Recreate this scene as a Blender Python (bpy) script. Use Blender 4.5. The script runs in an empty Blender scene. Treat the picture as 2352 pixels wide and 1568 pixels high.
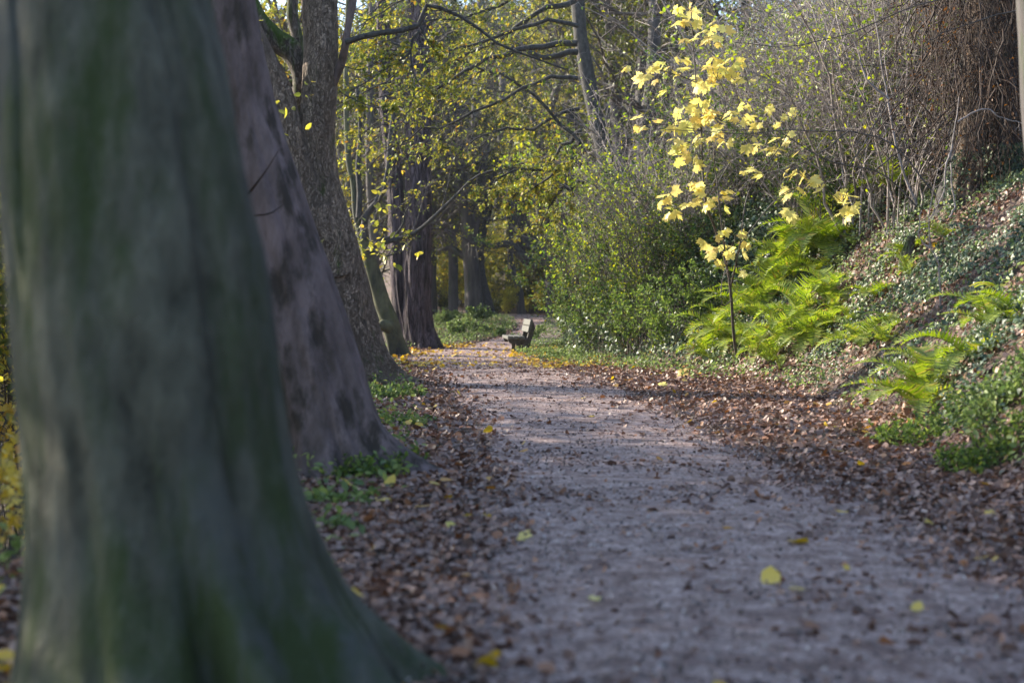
import bpy, math, random
import numpy as np
from math import radians, sin, cos, pi

rng = np.random.default_rng(7)
random.seed(7)
scene = bpy.context.scene
COL = scene.collection

# ------------------------------------------------------------------ camera geometry
CAM = np.array([0.0, 0.0, 1.2]); FPX = 3267.0; PITCH = math.atan(98 / FPX)
FW = np.array([0, cos(PITCH), -sin(PITCH)]); UP = np.array([0, sin(PITCH), cos(PITCH)]); RT = np.array([1.0, 0, 0])
def at(px, py, d):
    return CAM + d * (FW + RT * (px - 1176) / FPX - UP * (py - 784) / FPX)
def ats(pts, d):
    return np.array([at(p[0], p[1], d if len(p) < 3 else p[2]) for p in pts])

# ------------------------------------------------------------------ noise / terrain
_tab = np.random.default_rng(3).random(4096)
def vnoise(p, scale=1.0, seed=0):
    p = np.asarray(p, float) * scale + seed * 17.31
    i = np.floor(p).astype(np.int64); f = p - i; f = f * f * (3 - 2 * f)
    out = 0
    for dx in (0, 1):
        wx = f[..., 0] if dx else 1 - f[..., 0]
        for dy in (0, 1):
            wy = f[..., 1] if dy else 1 - f[..., 1]
            for dz in (0, 1):
                wz = f[..., 2] if dz else 1 - f[..., 2]
                h = ((i[..., 0] + dx) * 73856093 ^ (i[..., 1] + dy) * 19349663 ^ (i[..., 2] + dz) * 83492791) & 4095
                out = out + wx * wy * wz * _tab[h]
    return out
def fbm(p, scale=1.0, seed=0, octs=3):
    s = 0; a = 1; t = 0
    for k in range(octs):
        s = s + a * vnoise(p, scale * 2 ** k, seed + k); t += a; a *= .5
    return s / t
def sm(a, b, x):
    t = np.clip((x - a) / (b - a), 0, 1); return t * t * (3 - 2 * t)
FY = [-10, 4, 7, 9, 12.5, 15, 18, 22, 25, 30, 34, 40, 50, 60, 80, 400]
FX = [2.5, 2.5, 2.6, 2.9, 3.25, 3.5, 3.55, 3.1, 2.3, 1.4, 1.0, 1.3, 2.1, 2.6, 4, 20]
LY = [-10, 4, 10, 20, 33, 36, 40, 50, 60, 100, 400]
LX = [-2.0, -2.0, -2.4, -3.0, -3.3, -3.3, -3.2, -3.0, -3, -6, -20]
PY = [-10, 3, 6, 9.5, 12.5, 18, 26, 31, 34, 38, 42, 46, 50, 55, 60, 70]
PC = [1.4, 1.18, .98, .93, .75, .39, -.35, -.95, -1.15, -.6, .3, 1.0, 1.35, 1.1, .0, -3]
PW = [1.3, 1.28, 1.2, 1.05, 1.0, 1.1, 1.3, 1.5, 1.5, 1.1, 1.0, 1.0, 1.1, 1.2, 1.4, 1.4]
def foot(Y): return np.interp(Y, FY, FX)
def edgeL(Y): return np.interp(Y, LY, LX)
def pc(Y): return np.interp(Y, PY, PC)
def pw(Y): return np.interp(Y, PY, PW)
def hgt(X, Y):
    X = np.asarray(X, float); Y = np.asarray(Y, float)
    P = np.stack([X, Y, 0 * X], -1)
    R = np.maximum(0, X - foot(Y) + .25 * (vnoise(P, .6, 5) - .5))
    ru = np.where(R < .5, R * R, R - .25)
    z = .98 * np.minimum(ru, 2.6) + .62 * np.clip(ru - 2.6, 0, 12) + .1 * np.maximum(ru - 14.6, 0)
    z = z + sm(0, 1, R) * .35 * (fbm(P, .9, 8) - .5)
    Lr = np.maximum(0, edgeL(Y) - X)
    z = z - 4.5 * (1 - np.exp(-.13 * Lr)) - .25 * sm(0, 1.5, Lr)
    z = z - .13 * sm(20, 31, Y) + .62 * sm(37, 60, Y) + .15 * np.clip(Y - 66, 0, 140)
    off = np.abs(X - pc(Y)) - pw(Y)
    z = z + .05 * sm(0, .6, off) * (fbm(P, 2.2, 11) - .2) + .03 * (vnoise(P, .5, 2) - .5)
    return z
def hitground(px, py, dmin=3, dmax=120):
    for d in np.arange(dmin, dmax, .05):
        p = at(px, py, d)
        if p[2] <= hgt(p[0], p[1]): return p
    return at(px, py, dmax)
def gnormal(X, Y, e=.05):
    dx = (hgt(X + e, Y) - hgt(X - e, Y)) / (2 * e); dy = (hgt(X, Y + e) - hgt(X, Y - e)) / (2 * e)
    n = np.stack([-dx, -dy, np.ones_like(dx)], -1)
    return n / np.linalg.norm(n, axis=-1, keepdims=True)

# ------------------------------------------------------------------ mesh soup
class Soup:
    def __init__(s): s.v = []; s.l = []; s.n = []; s.a = []; s.c = 0
    def add(s, V, F, a=None):
        V = np.asarray(V, float).reshape(-1, 3); F = np.asarray(F)
        s.v.append(V); s.l.append((F + s.c).ravel()); s.n.append(np.full(len(F), F.shape[1]))
        s.a.append(np.zeros(len(V)) if a is None else np.broadcast_to(np.asarray(a, float), (len(V),)))
        s.c += len(V); return s
    def build(s, name, mat, parent=None, smooth=False, origin=None):
        V = np.concatenate(s.v); L = np.concatenate(s.l).astype(np.int32); N = np.concatenate(s.n).astype(np.int32); A = np.concatenate(s.a)
        o0 = np.zeros(3)
        if parent is not None: o0 = np.array(parent.get('_o', (0, 0, 0)))
        elif origin is not None: o0 = np.array(origin)
        me = bpy.data.meshes.new(name)
        me.vertices.add(len(V)); me.vertices.foreach_set('co', (V - o0).astype(np.float32).ravel())
        me.loops.add(len(L)); me.loops.foreach_set('vertex_index', L)
        me.polygons.add(len(N)); st = np.zeros(len(N), np.int32); st[1:] = np.cumsum(N)[:-1]
        me.polygons.foreach_set('loop_start', st); me.polygons.foreach_set('loop_total', N)
        if smooth: me.polygons.foreach_set('use_smooth', np.ones(len(N), bool))
        at_ = me.attributes.new('v', 'FLOAT', 'POINT'); at_.data.foreach_set('value', A.astype(np.float32))
        me.update(calc_edges=True); me.materials.append(mat)
        o = bpy.data.objects.new(name, me); COL.objects.link(o)
        if parent is not None: o.parent = parent
        else: o.location = tuple(o0)
        return o
def tag(o, label=None, cat=None, group=None, kind=None):
    if label: o['label'] = label
    if cat: o['category'] = cat
    if group: o['group'] = group
    if kind: o['kind'] = kind
    return o
def thing(name, label, cat, loc=(0, 0, 0), group=None):
    o = bpy.data.objects.new(name, None); COL.objects.link(o)
    o.location = tuple(float(x) for x in loc); o['_o'] = [float(x) for x in loc]
    o.empty_display_size = .1
    return tag(o, label, cat, group)
def dup(root, loc, rotz=0, scale=1.0, label=None, group=None):
    r = root.copy(); COL.objects.link(r); r.location = tuple(float(x) for x in loc); r.rotation_euler = (0, 0, rotz)
    r.scale = (scale,) * 3 if np.isscalar(scale) else scale
    if label: r['label'] = label
    if group: r['group'] = group
    for ch in list(root.children):
        c = ch.copy(); COL.objects.link(c); c.parent = r
    return r

def norm(v): return v / np.maximum(np.linalg.norm(v, axis=-1, keepdims=True), 1e-9)
def tubes(S, P, R, k=3, a=None):
    """P (M,N,3) centre lines, R (M,N) radii"""
    P = np.asarray(P, float); R = np.asarray(R, float); M, N, _ = P.shape
    T = norm(np.gradient(P, axis=1))
    ref = np.where(np.abs(T[..., 2:3]) > .8, np.array([1.0, 0, 0]), np.array([0, 0, 1.0]))
    ref = np.broadcast_to(ref[:, :1], T.shape)
    A = norm(np.cross(T, ref)); B = np.cross(T, A)
    th = np.arange(k) * 2 * pi / k
    V = P[:, :, None] + R[:, :, None, None] * (A[:, :, None] * np.cos(th)[None, None, :, None] + B[:, :, None] * np.sin(th)[None, None, :, None])
    i = np.arange(M)[:, None, None] * N * k; j = np.arange(N - 1)[None, :, None] * k; t = np.arange(k)[None, None, :]
    t2 = (t + 1) % k
    F = np.stack([i + j + t, i + j + t2, i + j + k + t2, i + j + k + t], -1).reshape(-1, 4)
    av = None if a is None else np.repeat(np.asarray(a), N * k)
    S.add(V, F, av)
def crom(K, n):
    """resample key rows (any width) with Catmull-Rom to n rows"""
    K = np.asarray(K, float); m = len(K)
    KK = np.concatenate([[2 * K[0] - K[1]], K, [2 * K[-1] - K[-2]]])
    t = np.linspace(0, m - 1, n); i = np.minimum(t.astype(int), m - 2); f = (t - i)[:, None]
    p0, p1, p2, p3 = KK[i], KK[i + 1], KK[i + 2], KK[i + 3]
    return .5 * (2 * p1 + (p2 - p0) * f + (2 * p0 - 5 * p1 + 4 * p2 - p3) * f ** 2 + (3 * p1 - p0 - 3 * p2 + p3) * f ** 3)
def trunk(S, pts, rad, rings=60, k=40, lump=.06, ridge=.03, ridges=9, flare=0.0, flarelobes=5, seed=0, flare_h=.5, rscale=6.0, zf=.9, fold=0.0, flexp=1.4, foldw=.085, foldh=.7):
    K = np.concatenate([np.asarray(pts, float), np.asarray(rad, float)[:, None]], 1)
    C = crom(K, rings); P = C[:, :3]; R = np.maximum(C[:, 3], .003)
    T = norm(np.gradient(P, axis=0))
    ref = np.array([0, 1.0, 0]); A = norm(np.cross(T, ref)); B = np.cross(T, A)
    th = np.arange(k) * 2 * pi / k
    D = A[:, None] * np.cos(th)[None, :, None] + B[:, None] * np.sin(th)[None, :, None]
    z = P[:, 2] - P[0, 2]
    base = P[:, None] + D * R[:, None, None]
    n1 = fbm(base, 1.6 / max(R.max(), .08) * .35, seed, 3) - .5
    q = np.stack([D[..., 0] * R.max() * rscale, D[..., 1] * R.max() * rscale, P[:, None, 2] * zf + 0 * D[..., 0]], -1)
    n2 = np.abs(fbm(q, 1.0, seed + 9, 2) - .5) * 2
    lob = np.cos(th[None, :] * flarelobes + seed + 1.3 * np.sin(th[None, :] * 2 + seed)) * .5 + .5
    fl = flare * np.exp(-np.maximum(z, 0) / flare_h)[:, None] * (lob ** flexp + .12)
    rr = R[:, None] * (1 + lump * 2 * n1 + ridge * 2 * (n2 - .4)) + fl
    if fold:
        fq = np.stack([np.cos(th)[None] * 2.6 + 0 * z[:, None], np.sin(th)[None] * 2.6 + 0 * z[:, None], z[:, None] * .35 + seed + 0 * th[None]], -1)
        fo = np.abs(vnoise(fq, 1.0, seed + 40) - .5) * 2
        rr = rr - R[:, None] * fold * (np.exp(-(fo / foldw) ** 2)) * (.10 + .90 * np.exp(-np.maximum(z, 0) / foldh))[:, None]
    V = P[:, None] + D * rr[..., None]
    n = rings
    j = np.arange(n - 1)[:, None] * k; t = np.arange(k)[None]; t2 = (t + 1) % k
    F = np.stack([j + t, j + t2, j + k + t2, j + k + t], -1).reshape(-1, 4)
    S.add(V, F)
    return C
def grow(P, R, k, lf, ang=(35, 70), up=0.0, wob=.12, rf=.5, tr=(.2, 1.0), N=5, r=None, droop=0.0, rmin=.0012):
    """children twigs on parent polylines, vectorised"""
    r = r or rng
    M, n, _ = P.shape
    t = r.uniform(tr[0], tr[1], (M, k)) * (n - 1); i = np.minimum(t.astype(int), n - 2); f = (t - i)[..., None]
    m = np.arange(M)[:, None]
    st = P[m, i] * (1 - f) + P[m, i + 1] * f; T = norm(P[m, i + 1] - P[m, i])
    rad = R[m, i] * rf
    rv = norm(r.normal(size=T.shape)); side = norm(np.cross(T, rv)); a = np.radians(r.uniform(ang[0], ang[1], (M, k)))[..., None]
    d = norm(T * np.cos(a) + side * np.sin(a) + np.array([0, 0, up]))
    Lp = np.linalg.norm(np.diff(P, axis=1), axis=2).sum(1)[:, None]
    ln = Lp * r.uniform(lf[0], lf[1], (M, k)) * (1.15 - .7 * t / (n - 1))
    st = st.reshape(-1, 3); d = d.reshape(-1, 3); ln = ln.ravel(); rad = np.maximum(rad.ravel(), rmin)
    s = np.linspace(0, 1, N)
    C = st[:, None] + d[:, None] * (ln[:, None] * s[None])[..., None]
    w = r.normal(size=C.shape) * wob * ln[:, None, None] / N; w[:, 0] = 0
    C = C + np.cumsum(w, 1)
    C[..., 2] -= droop * (s ** 2)[None] * ln[:, None]
    RR = rad[:, None] * (1 - .65 * s[None])
    return C, RR

def frames(d, n):
    y = norm(d); x = norm(np.cross(y, n)); z = np.cross(x, y)
    return np.stack([x, y, z], -1)     # columns
def place(S, T, pos, Rm, sc, v=None):
    TV, TF = T; M = len(pos); nv = len(TV)
    sc = np.broadcast_to(np.asarray(sc, float), (M,))
    V = np.einsum('mij,vj->mvi', Rm, TV) * sc[:, None, None] + np.asarray(pos)[:, None]
    F = np.asarray(TF[0])
    S.add(V, (np.arange(M)[:, None, None] * nv + F[None]).reshape(-1, F.shape[1]), None if v is None else np.repeat(v, nv))
OVAL = (np.array([(0, 0, 0), (-.27, .3, .07), (-.25, .65, .07), (0, 1, -.06), (.25, .65, .07), (.27, .3, .07)]), [np.array([(0, 3, 2, 1), (0, 5, 4, 3)])])
def star(out, curve=-.12, seed=0, crinkle=0.0):
    r = np.random.default_rng(seed); o = np.array(out, float)
    V = np.concatenate([[[0, .38, .03]], np.c_[o, np.zeros(len(o))]]); rr = ((V[:, 0]) ** 2 + (V[:, 1] - .4) ** 2)
    V[:, 2] += curve * rr * 2 + r.normal(size=len(V)) * crinkle
    n = len(o); F = np.array([(0, 1 + i, 1 + (i + 1) % n) for i in range(n)])
    return (V, [F])
_m = [(0, 0), (.10, .02), (.34, -.10), (.36, .04), (.52, .10), (.42, .20), (.62, .42), (.50, .44), (.60, .66), (.42, .56), (.36, .62), (.20, .50), (.24, .80), (.13, .78), (.0, 1.05)]
MAPLE = [star(_m + [(-x, y) for x, y in _m[-2:0:-1]], c, s, .02) for c, s in ((-.1, 1), (-.25, 2), (.05, 3))]
_i = [(0, 0), (.3, -.08), (.45, .2), (.2, .38), (.16, .6), (0, .95)]
IVY = star(_i + [(-x, y) for x, y in _i[-2:0:-1]], -.1, 4)
def litter_leaf(seed):
    r = np.random.default_rng(seed); a = np.arange(8) / 8 * 2 * pi
    rad = .5 * (.75 + .5 * r.random(8)); c = r.uniform(.1, .5)
    V = np.c_[np.cos(a) * rad * r.uniform(.6, 1), np.sin(a) * rad, 0 * a]
    V[:, 2] = c * (V[:, 0] ** 2 * r.choice([2.2, -1.2]) + V[:, 1] ** 2 * .8) + r.normal(size=8) * .05
    V = np.concatenate([[[0, 0, 0]], V]); F = np.array([(0, 1 + i, 1 + (i + 1) % 8) for i in range(8)])
    return (V, [F])
LIT = [litter_leaf(s) for s in range(6)]
LITSIMPLE = [(np.array([(0, 0, 0), (.35, .1, .16), (.3, .6, .05), (0, .95, .18), (-.33, .55, -.04), (-.3, .15, .1)]) - np.array([0, .5, 0]), [np.array([(0, 1, 2, 3), (0, 3, 4, 5)])]),
             (np.array([(0, 0, 0), (.4, .2, .02), (.2, .6, .22), (0, .9, -.02), (-.3, .65, .2), (-.38, .15, -.04)]) - np.array([0, .5, 0]), [np.array([(0, 1, 2, 3), (0, 3, 4, 5)])])]

def leaves_on(S, P, per, size, tmpl=OVAL, tr=(.1, 1.0), upn=.9, spread=1.0, r=None, vr=(0, 1), droop=.15, patch=None):
    r = r or rng
    M, n, _ = P.shape
    t = r.uniform(tr[0], tr[1], (M, per)) * (n - 1); i = np.minimum(t.astype(int), n - 2); f = (t - i)[..., None]; m = np.arange(M)[:, None]
    pos = (P[m, i] * (1 - f) + P[m, i + 1] * f).reshape(-1, 3); T = norm(P[m, i + 1] - P[m, i]).reshape(-1, 3)
    q = len(pos)
    if patch is not None:
        keep = patch(pos); pos = pos[keep]; T = T[keep]; q = len(pos)
        if q == 0: return
    side = norm(r.normal(size=(q, 3))) * spread
    d = norm(T * .6 + side + np.array([0, 0, -droop])); nn = norm(np.array([0, 0, upn]) + r.normal(size=(q, 3)) * .45)
    v = np.clip(r.normal(.5, .22, q), 0, 1) * (vr[1] - vr[0]) + vr[0]
    place(S, tmpl, pos, frames(d, nn), r.uniform(size[0], size[1], q), v)

# ------------------------------------------------------------------ materials
def newmat(name):
    m = bpy.data.materials.new(name); m.use_nodes = True; nt = m.node_tree; nt.nodes.clear(); return m, nt, nt.nodes, nt.links
def ramp(N, stops, interp='LINEAR'):
    r = N.new('ShaderNodeValToRGB'); r.color_ramp.interpolation = interp
    e = r.color_ramp.elements
    e[0].position, e[0].color = stops[0][0], (*stops[0][1], 1); e[1].position, e[1].color = stops[-1][0], (*stops[-1][1], 1)
    for p, c in stops[1:-1]:
        x = e.new(p); x.color = (*c, 1)
    return r
def leafmat(name, cols, trans=.45, rough=.5, spec=.5, sat=1.25):
    m, nt, N, L = newmat(name)
    a = N.new('ShaderNodeAttribute'); a.attribute_name = 'v'
    k = len(cols); r = ramp(N, [(i / (k - 1), c) for i, c in enumerate(cols)]); L.new(a.outputs['Fac'], r.inputs[0])
    b = N.new('ShaderNodeBsdfPrincipled'); b.inputs['Roughness'].default_value = rough; b.inputs['Specular IOR Level'].default_value = spec
    L.new(r.outputs[0], b.inputs['Base Color'])
    o = N.new('ShaderNodeOutputMaterial')
    if trans > 0:
        t = N.new('ShaderNodeBsdfTranslucent'); g = N.new('ShaderNodeHueSaturation'); g.inputs['Saturation'].default_value = sat; g.inputs['Value'].default_value = 1.35
        L.new(r.outputs[0], g.inputs['Color']); L.new(g.outputs[0], t.inputs['Color'])
        mx = N.new('ShaderNodeMixShader'); mx.inputs[0].default_value = trans
        L.new(b.outputs[0], mx.inputs[1]); L.new(t.outputs[0], mx.inputs[2]); L.new(mx.outputs[0], o.inputs[0])
    else: L.new(b.outputs[0], o.inputs[0])
    return m
def barkmat(name, cA, cB, cC=None, scale=6.0, stretch=.22, bump=.35, moss=None, mossamt=.5, mossup=0.0, crack=0.0, rough=.85, patch=1.2, crackw=.12):
    m, nt, N, L = newmat(name)
    tc = N.new('ShaderNodeTexCoord'); mp = N.new('ShaderNodeMapping'); mp.inputs['Scale'].default_value = (1, 1, stretch); L.new(tc.outputs['Object'], mp.inputs[0])
    n1 = N.new('ShaderNodeTexNoise'); n1.inputs['Scale'].default_value = scale; n1.inputs['Detail'].default_value = 7; n1.inputs['Roughness'].default_value = .65; L.new(mp.outputs[0], n1.inputs['Vector'])
    r1 = ramp(N, [(.33, cA), (.66, cB)]); L.new(n1.outputs['Fac'], r1.inputs[0]); col = r1.outputs[0]
    n2 = N.new('ShaderNodeTexNoise'); n2.inputs['Scale'].default_value = patch; n2.inputs['Detail'].default_value = 9; n2.inputs['Roughness'].default_value = .62; mp2 = N.new('ShaderNodeMapping'); mp2.inputs['Scale'].default_value = (1, 1, .4); L.new(tc.outputs['Object'], mp2.inputs[0]); L.new(mp2.outputs[0], n2.inputs['Vector'])
    def mix(f, a, b):
        x = N.new('ShaderNodeMix'); x.data_type = 'RGBA'; L.new(f, x.inputs['Factor']); 
        L.new(a, x.inputs['A'])
        if isinstance(b, tuple): x.inputs['B'].default_value = (*b, 1)
        else: L.new(b, x.inputs['B'])
        return x.outputs['Result']
    def rr(src, lo, hi):
        x = N.new('ShaderNodeMapRange'); x.inputs['From Min'].default_value = lo; x.inputs['From Max'].default_value = hi; L.new(src, x.inputs[0]); return x.outputs[0]
    if cC: col = mix(rr(n2.outputs['Fac'], .5, .62), col, cC)
    height = n1.outputs['Fac']
    if crack:
        vo = N.new('ShaderNodeTexVoronoi'); vo.feature = 'DISTANCE_TO_EDGE'; vo.inputs['Scale'].default_value = scale * 2.2
        ad = N.new('ShaderNodeVectorMath'); ad.operation = 'MULTIPLY_ADD'; L.new(n1.outputs['Color'], ad.inputs[0]); ad.inputs[1].default_value = (.25, .25, .25); L.new(mp.outputs[0], ad.inputs[2])
        L.new(ad.outputs[0], vo.inputs['Vector'])
        cr = rr(vo.outputs['Distance'], 0.0, crackw)
        inv = N.new('ShaderNodeMath'); inv.operation = 'MULTIPLY_ADD'; L.new(cr, inv.inputs[0]); inv.inputs[1].default_value = -.6; inv.inputs[2].default_value = .6
        col = mix(inv.outputs[0], col, tuple(x * .45 for x in cA))
        ml = N.new('ShaderNodeMath'); ml.operation = 'MULTIPLY_ADD'; L.new(cr, ml.inputs[0]); ml.inputs[1].default_value = crack; L.new(height, ml.inputs[2]); height = ml.outputs[0]
    if moss:
        n3 = N.new('ShaderNodeTexNoise'); n3.inputs['Scale'].default_value = 1.7; n3.inputs['Detail'].default_value = 8; n3.inputs['Roughness'].default_value = .7
        mp3 = N.new('ShaderNodeMapping'); mp3.inputs['Scale'].default_value = (2.6, 2.6, .7); mp3.inputs['Location'].default_value = (3, 1, 2); L.new(tc.outputs['Object'], mp3.inputs[0]); L.new(mp3.outputs[0], n3.inputs['Vector'])
        src = n3.outputs['Fac']
        if mossup:
            ge = N.new('ShaderNodeNewGeometry'); sx = N.new('ShaderNodeSeparateXYZ'); L.new(ge.outputs['Normal'], sx.inputs[0])
            ma = N.new('ShaderNodeMath'); ma.operation = 'MULTIPLY_ADD'; L.new(sx.outputs['Z'], ma.inputs[0]); ma.inputs[1].default_value = mossup; L.new(src, ma.inputs[2]); src = ma.outputs[0]
        c = 1 - mossamt
        col = mix(rr(src, c - .04, c + .12), col, moss)
    b = N.new('ShaderNodeBsdfPrincipled'); b.inputs['Roughness'].default_value = rough; b.inputs['Specular IOR Level'].default_value = .3; L.new(col, b.inputs['Base Color'])
    bu = N.new('ShaderNodeBump'); bu.inputs['Strength'].default_value = bump; bu.inputs['Distance'].default_value = .05; L.new(height, bu.inputs['Height']); L.new(bu.outputs[0], b.inputs['Normal'])
    o = N.new('ShaderNodeOutputMaterial'); L.new(b.outputs[0], o.inputs[0]); return m
def groundmat(name, stops, scale, bump, rough=.9, scale2=None, tint=None, dist=.03, spec=.3):
    m, nt, N, L = newmat(name); tc = N.new('ShaderNodeTexCoord')
    n = N.new('ShaderNodeTexNoise'); n.inputs['Scale'].default_value = scale; n.inputs['Detail'].default_value = 10; n.inputs['Roughness'].default_value = .75; L.new(tc.outputs['Object'], n.inputs['Vector'])
    r = ramp(N, stops); L.new(n.outputs['Fac'], r.inputs[0]); col = r.outputs[0]
    if tint:
        n2 = N.new('ShaderNodeTexNoise'); n2.inputs['Scale'].default_value = scale2; n2.inputs['Detail'].default_value = 5; L.new(tc.outputs['Object'], n2.inputs['Vector'])
        mr = N.new('ShaderNodeMapRange'); mr.inputs['From Min'].default_value = .42; mr.inputs['From Max'].default_value = .62; L.new(n2.outputs['Fac'], mr.inputs[0])
        mx = N.new('ShaderNodeMix'); mx.data_type = 'RGBA'; mx.blend_type = 'MULTIPLY'; L.new(mr.outputs[0], mx.inputs['Factor']); L.new(col, mx.inputs['A']); mx.inputs['B'].default_value = (*tint, 1); col = mx.outputs['Result']
    b = N.new('ShaderNodeBsdfPrincipled'); b.inputs['Roughness'].default_value = rough; b.inputs['Specular IOR Level'].default_value = spec; L.new(col, b.inputs['Base Color'])
    bu = N.new('ShaderNodeBump'); bu.inputs['Strength'].default_value = bump; bu.inputs['Distance'].default_value = dist; L.new(n.outputs['Fac'], bu.inputs['Height']); L.new(bu.outputs[0], b.inputs['Normal'])
    o = N.new('ShaderNodeOutputMaterial'); L.new(b.outputs[0], o.inputs[0]); return m

M = {}
M['soil'] = groundmat('soil', [(.3, (.045, .03, .026)), (.5, (.11, .075, .062)), (.7, (.19, .13, .11))], 16, .8, tint=(.6, .7, .5), scale2=.8)
M['path'] = groundmat('path_gravel', [(.37, (.11, .072, .064)), (.47, (.31, .22, .20)), (.55, (.48, .36, .335)), (.64, (.78, .61, .56))], 42, .9, rough=.6, tint=(.50, .41, .39), scale2=7, dist=.03, spec=.5)
M['bark_beech'] = barkmat('bark_beech', (.03, .032, .023), (.12, .122, .092), (.062, .068, .062), scale=7, stretch=.45, bump=1.0, moss=(.034, .05, .016), mossamt=.5, patch=1.6)
M['bark_plane'] = barkmat('bark_flaky', (.06, .044, .036), (.20, .15, .148), (.045, .035, .028), scale=4.5, stretch=.35, bump=.8, moss=(.05, .07, .03), mossamt=.3, patch=5.0)
M['bark_rough'] = barkmat('bark_scaly', (.13, .095, .07), (.44, .34, .265), (.22, .17, .135), scale=13, stretch=.4, bump=1.0, crack=1.0, moss=(.06, .10, .015), mossamt=.36, mossup=.12, patch=1.4)
M['bark_mossy'] = barkmat('bark_mossy', (.09, .075, .06), (.2, .17, .15), None, scale=9, stretch=.4, bump=1.0, crack=.4, moss=(.06, .105, .012), mossamt=.5, mossup=.22)
M['bark_smooth'] = barkmat('bark_smooth_olive', (.055, .055, .04), (.14, .14, .085), (.035, .035, .035), scale=4, stretch=.6, bump=.2, moss=(.08, .10, .03), mossamt=.42, patch=1.0)
M['bark_pine'] = barkmat('bark_furrowed', (.03, .023, .026), (.16, .122, .135), None, scale=7, stretch=.12, bump=1.0, crack=.9)
M['bark_far'] = barkmat('bark_far', (.05, .045, .045), (.13, .115, .11), None, scale=4, stretch=.2, bump=.5, moss=(.05, .07, .03), mossamt=.42)
M['bark_dark'] = barkmat('bark_dark', (.03, .028, .028), (.085, .08, .075), None, scale=14, stretch=.5, bump=.4, moss=(.05, .075, .02), mossamt=.36)
M['twig'] = barkmat('twig_grey', (.11, .093, .088), (.38, .33, .32), None, scale=7, stretch=1, bump=.1, rough=.6)
M['twig_brown'] = barkmat('twig_brown', (.014, .009, .007), (.065, .036, .024), None, scale=6, stretch=1, bump=.1, rough=.7)
M['twig_dark'] = barkmat('twig_dark', (.04, .034, .03), (.11, .09, .08), None, scale=7, stretch=1, bump=.1, rough=.6)
M['beech_leaf'] = leafmat('beech_leaf', [(.05, .09, .022), (.12, .16, .03), (.24, .25, .035), (.36, .31, .04), (.26, .14, .03)], .40, sat=1.05)
M['green_leaf'] = leafmat('green_leaf', [(.03, .06, .022), (.08, .13, .03), (.17, .25, .045), (.36, .40, .07)], .4, rough=.6, spec=.3, sat=1.05)
M['pale_leaf'] = leafmat('pale_leaf', [(.12, .2, .05), (.24, .32, .07), (.36, .40, .08), (.5, .44, .07)], .45, rough=.45)
M['dull_leaf'] = leafmat('dull_leaf', [(.035, .07, .03), (.06, .11, .035), (.12, .16, .04), (.26, .25, .04)], .35, rough=.6, spec=.3)
M['maple_leaf'] = leafmat('maple_leaf', [(.66, .54, .12), (.74, .65, .17), (.78, .71, .24), (.6, .44, .12), (.58, .60, .15)], .45, sat=1.0)
M['far_yellow'] = leafmat('far_yellow', [(.12, .16, .035), (.28, .30, .05), (.48, .42, .06), (.45, .26, .05)], .5, sat=1.05)
M['far_olive'] = leafmat('far_olive', [(.03, .045, .02), (.06, .08, .025), (.12, .13, .03), (.22, .2, .035)], .35)
M['ivy'] = leafmat('ivy_leaf', [(.028, .05, .032), (.05, .085, .045), (.09, .13, .07), (.17, .21, .09)], .15, rough=.45, spec=.45)
M['litter'] = leafmat('litter_leaf', [(.055, .032, .026), (.13, .072, .052), (.20, .12, .092), (.27, .185, .155), (.29, .12, .045), (.42, .33, .29)], .1, rough=.5)
M['litter_yellow'] = leafmat('litter_yellow', [(.42, .22, .03), (.6, .42, .05), (.66, .5, .10), (.45, .18, .03)], .25, rough=.5)
M['fern'] = leafmat('fern_frond', [(.10, .14, .035), (.20, .28, .05), (.34, .40, .09), (.36, .27, .10)], .5, rough=.45)
M['fern_pale'] = leafmat('fern_pale', [(.09, .15, .035), (.20, .28, .06), (.34, .39, .10), (.36, .24, .09)], .45)
M['herb'] = leafmat('herb_leaf', [(.07, .12, .035), (.15, .22, .06), (.26, .32, .08)], .4, sat=1.0, rough=.5)
M['brown_leaf'] = leafmat('brown_leaf', [(.09, .04, .02), (.2, .09, .03), (.34, .16, .05)], .3)
M['debris'] = leafmat('debris', [(.03, .024, .022), (.10, .075, .065), (.20, .15, .13), (.45, .40, .38)], 0, rough=.7)

# ------------------------------------------------------------------ ground and path
def gaxis(parts):
    return np.concatenate([np.arange(a, b, s) for a, b, s in parts])
gx = gaxis([(-300, -60, 20), (-60, -12, 3), (-12, -4, .5), (-4, 6.5, .09), (6.5, 14, .3), (14, 60, 2.5), (60, 301, 20)])
gy = gaxis([(-60, -6, 6), (-6, 3, .6), (3, 30, .11), (30, 70, .4), (70, 220, 3), (220, 420, 20)])
GX, GY = np.meshgrid(gx, gy); GZ = hgt(GX, GY)
nx, ny = len(gx), len(gy)
ii = (np.arange(ny - 1)[:, None] * nx + np.arange(nx - 1)[None]).ravel()
S = Soup(); S.add(np.stack([GX, GY, GZ], -1), np.stack([ii, ii + 1, ii + nx + 1, ii + nx], -1))
tag(S.build('ground', M['soil'], smooth=True), 'dark leafy woodland soil under path verges, bank and trees', kind='structure')
py_ = np.concatenate([np.arange(1.5, 20, .1), np.arange(20, 66, .25)]); u = np.linspace(-1, 1, 33)
ed = np.stack([0 * py_, py_, 0 * py_], -1)
eL = pc(py_) - pw(py_) - .35 * (fbm(ed, 1.1, 21) - .45) - .1 * vnoise(ed, 5, 4); eR = pc(py_) + pw(py_) + .45 * (fbm(ed, .9, 31) - .45) + .1 * vnoise(ed, 5, 6)
PXX = eL[:, None] + (eR - eL)[:, None] * (u + 1) / 2; PYY = py_[:, None] + 0 * PXX
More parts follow.
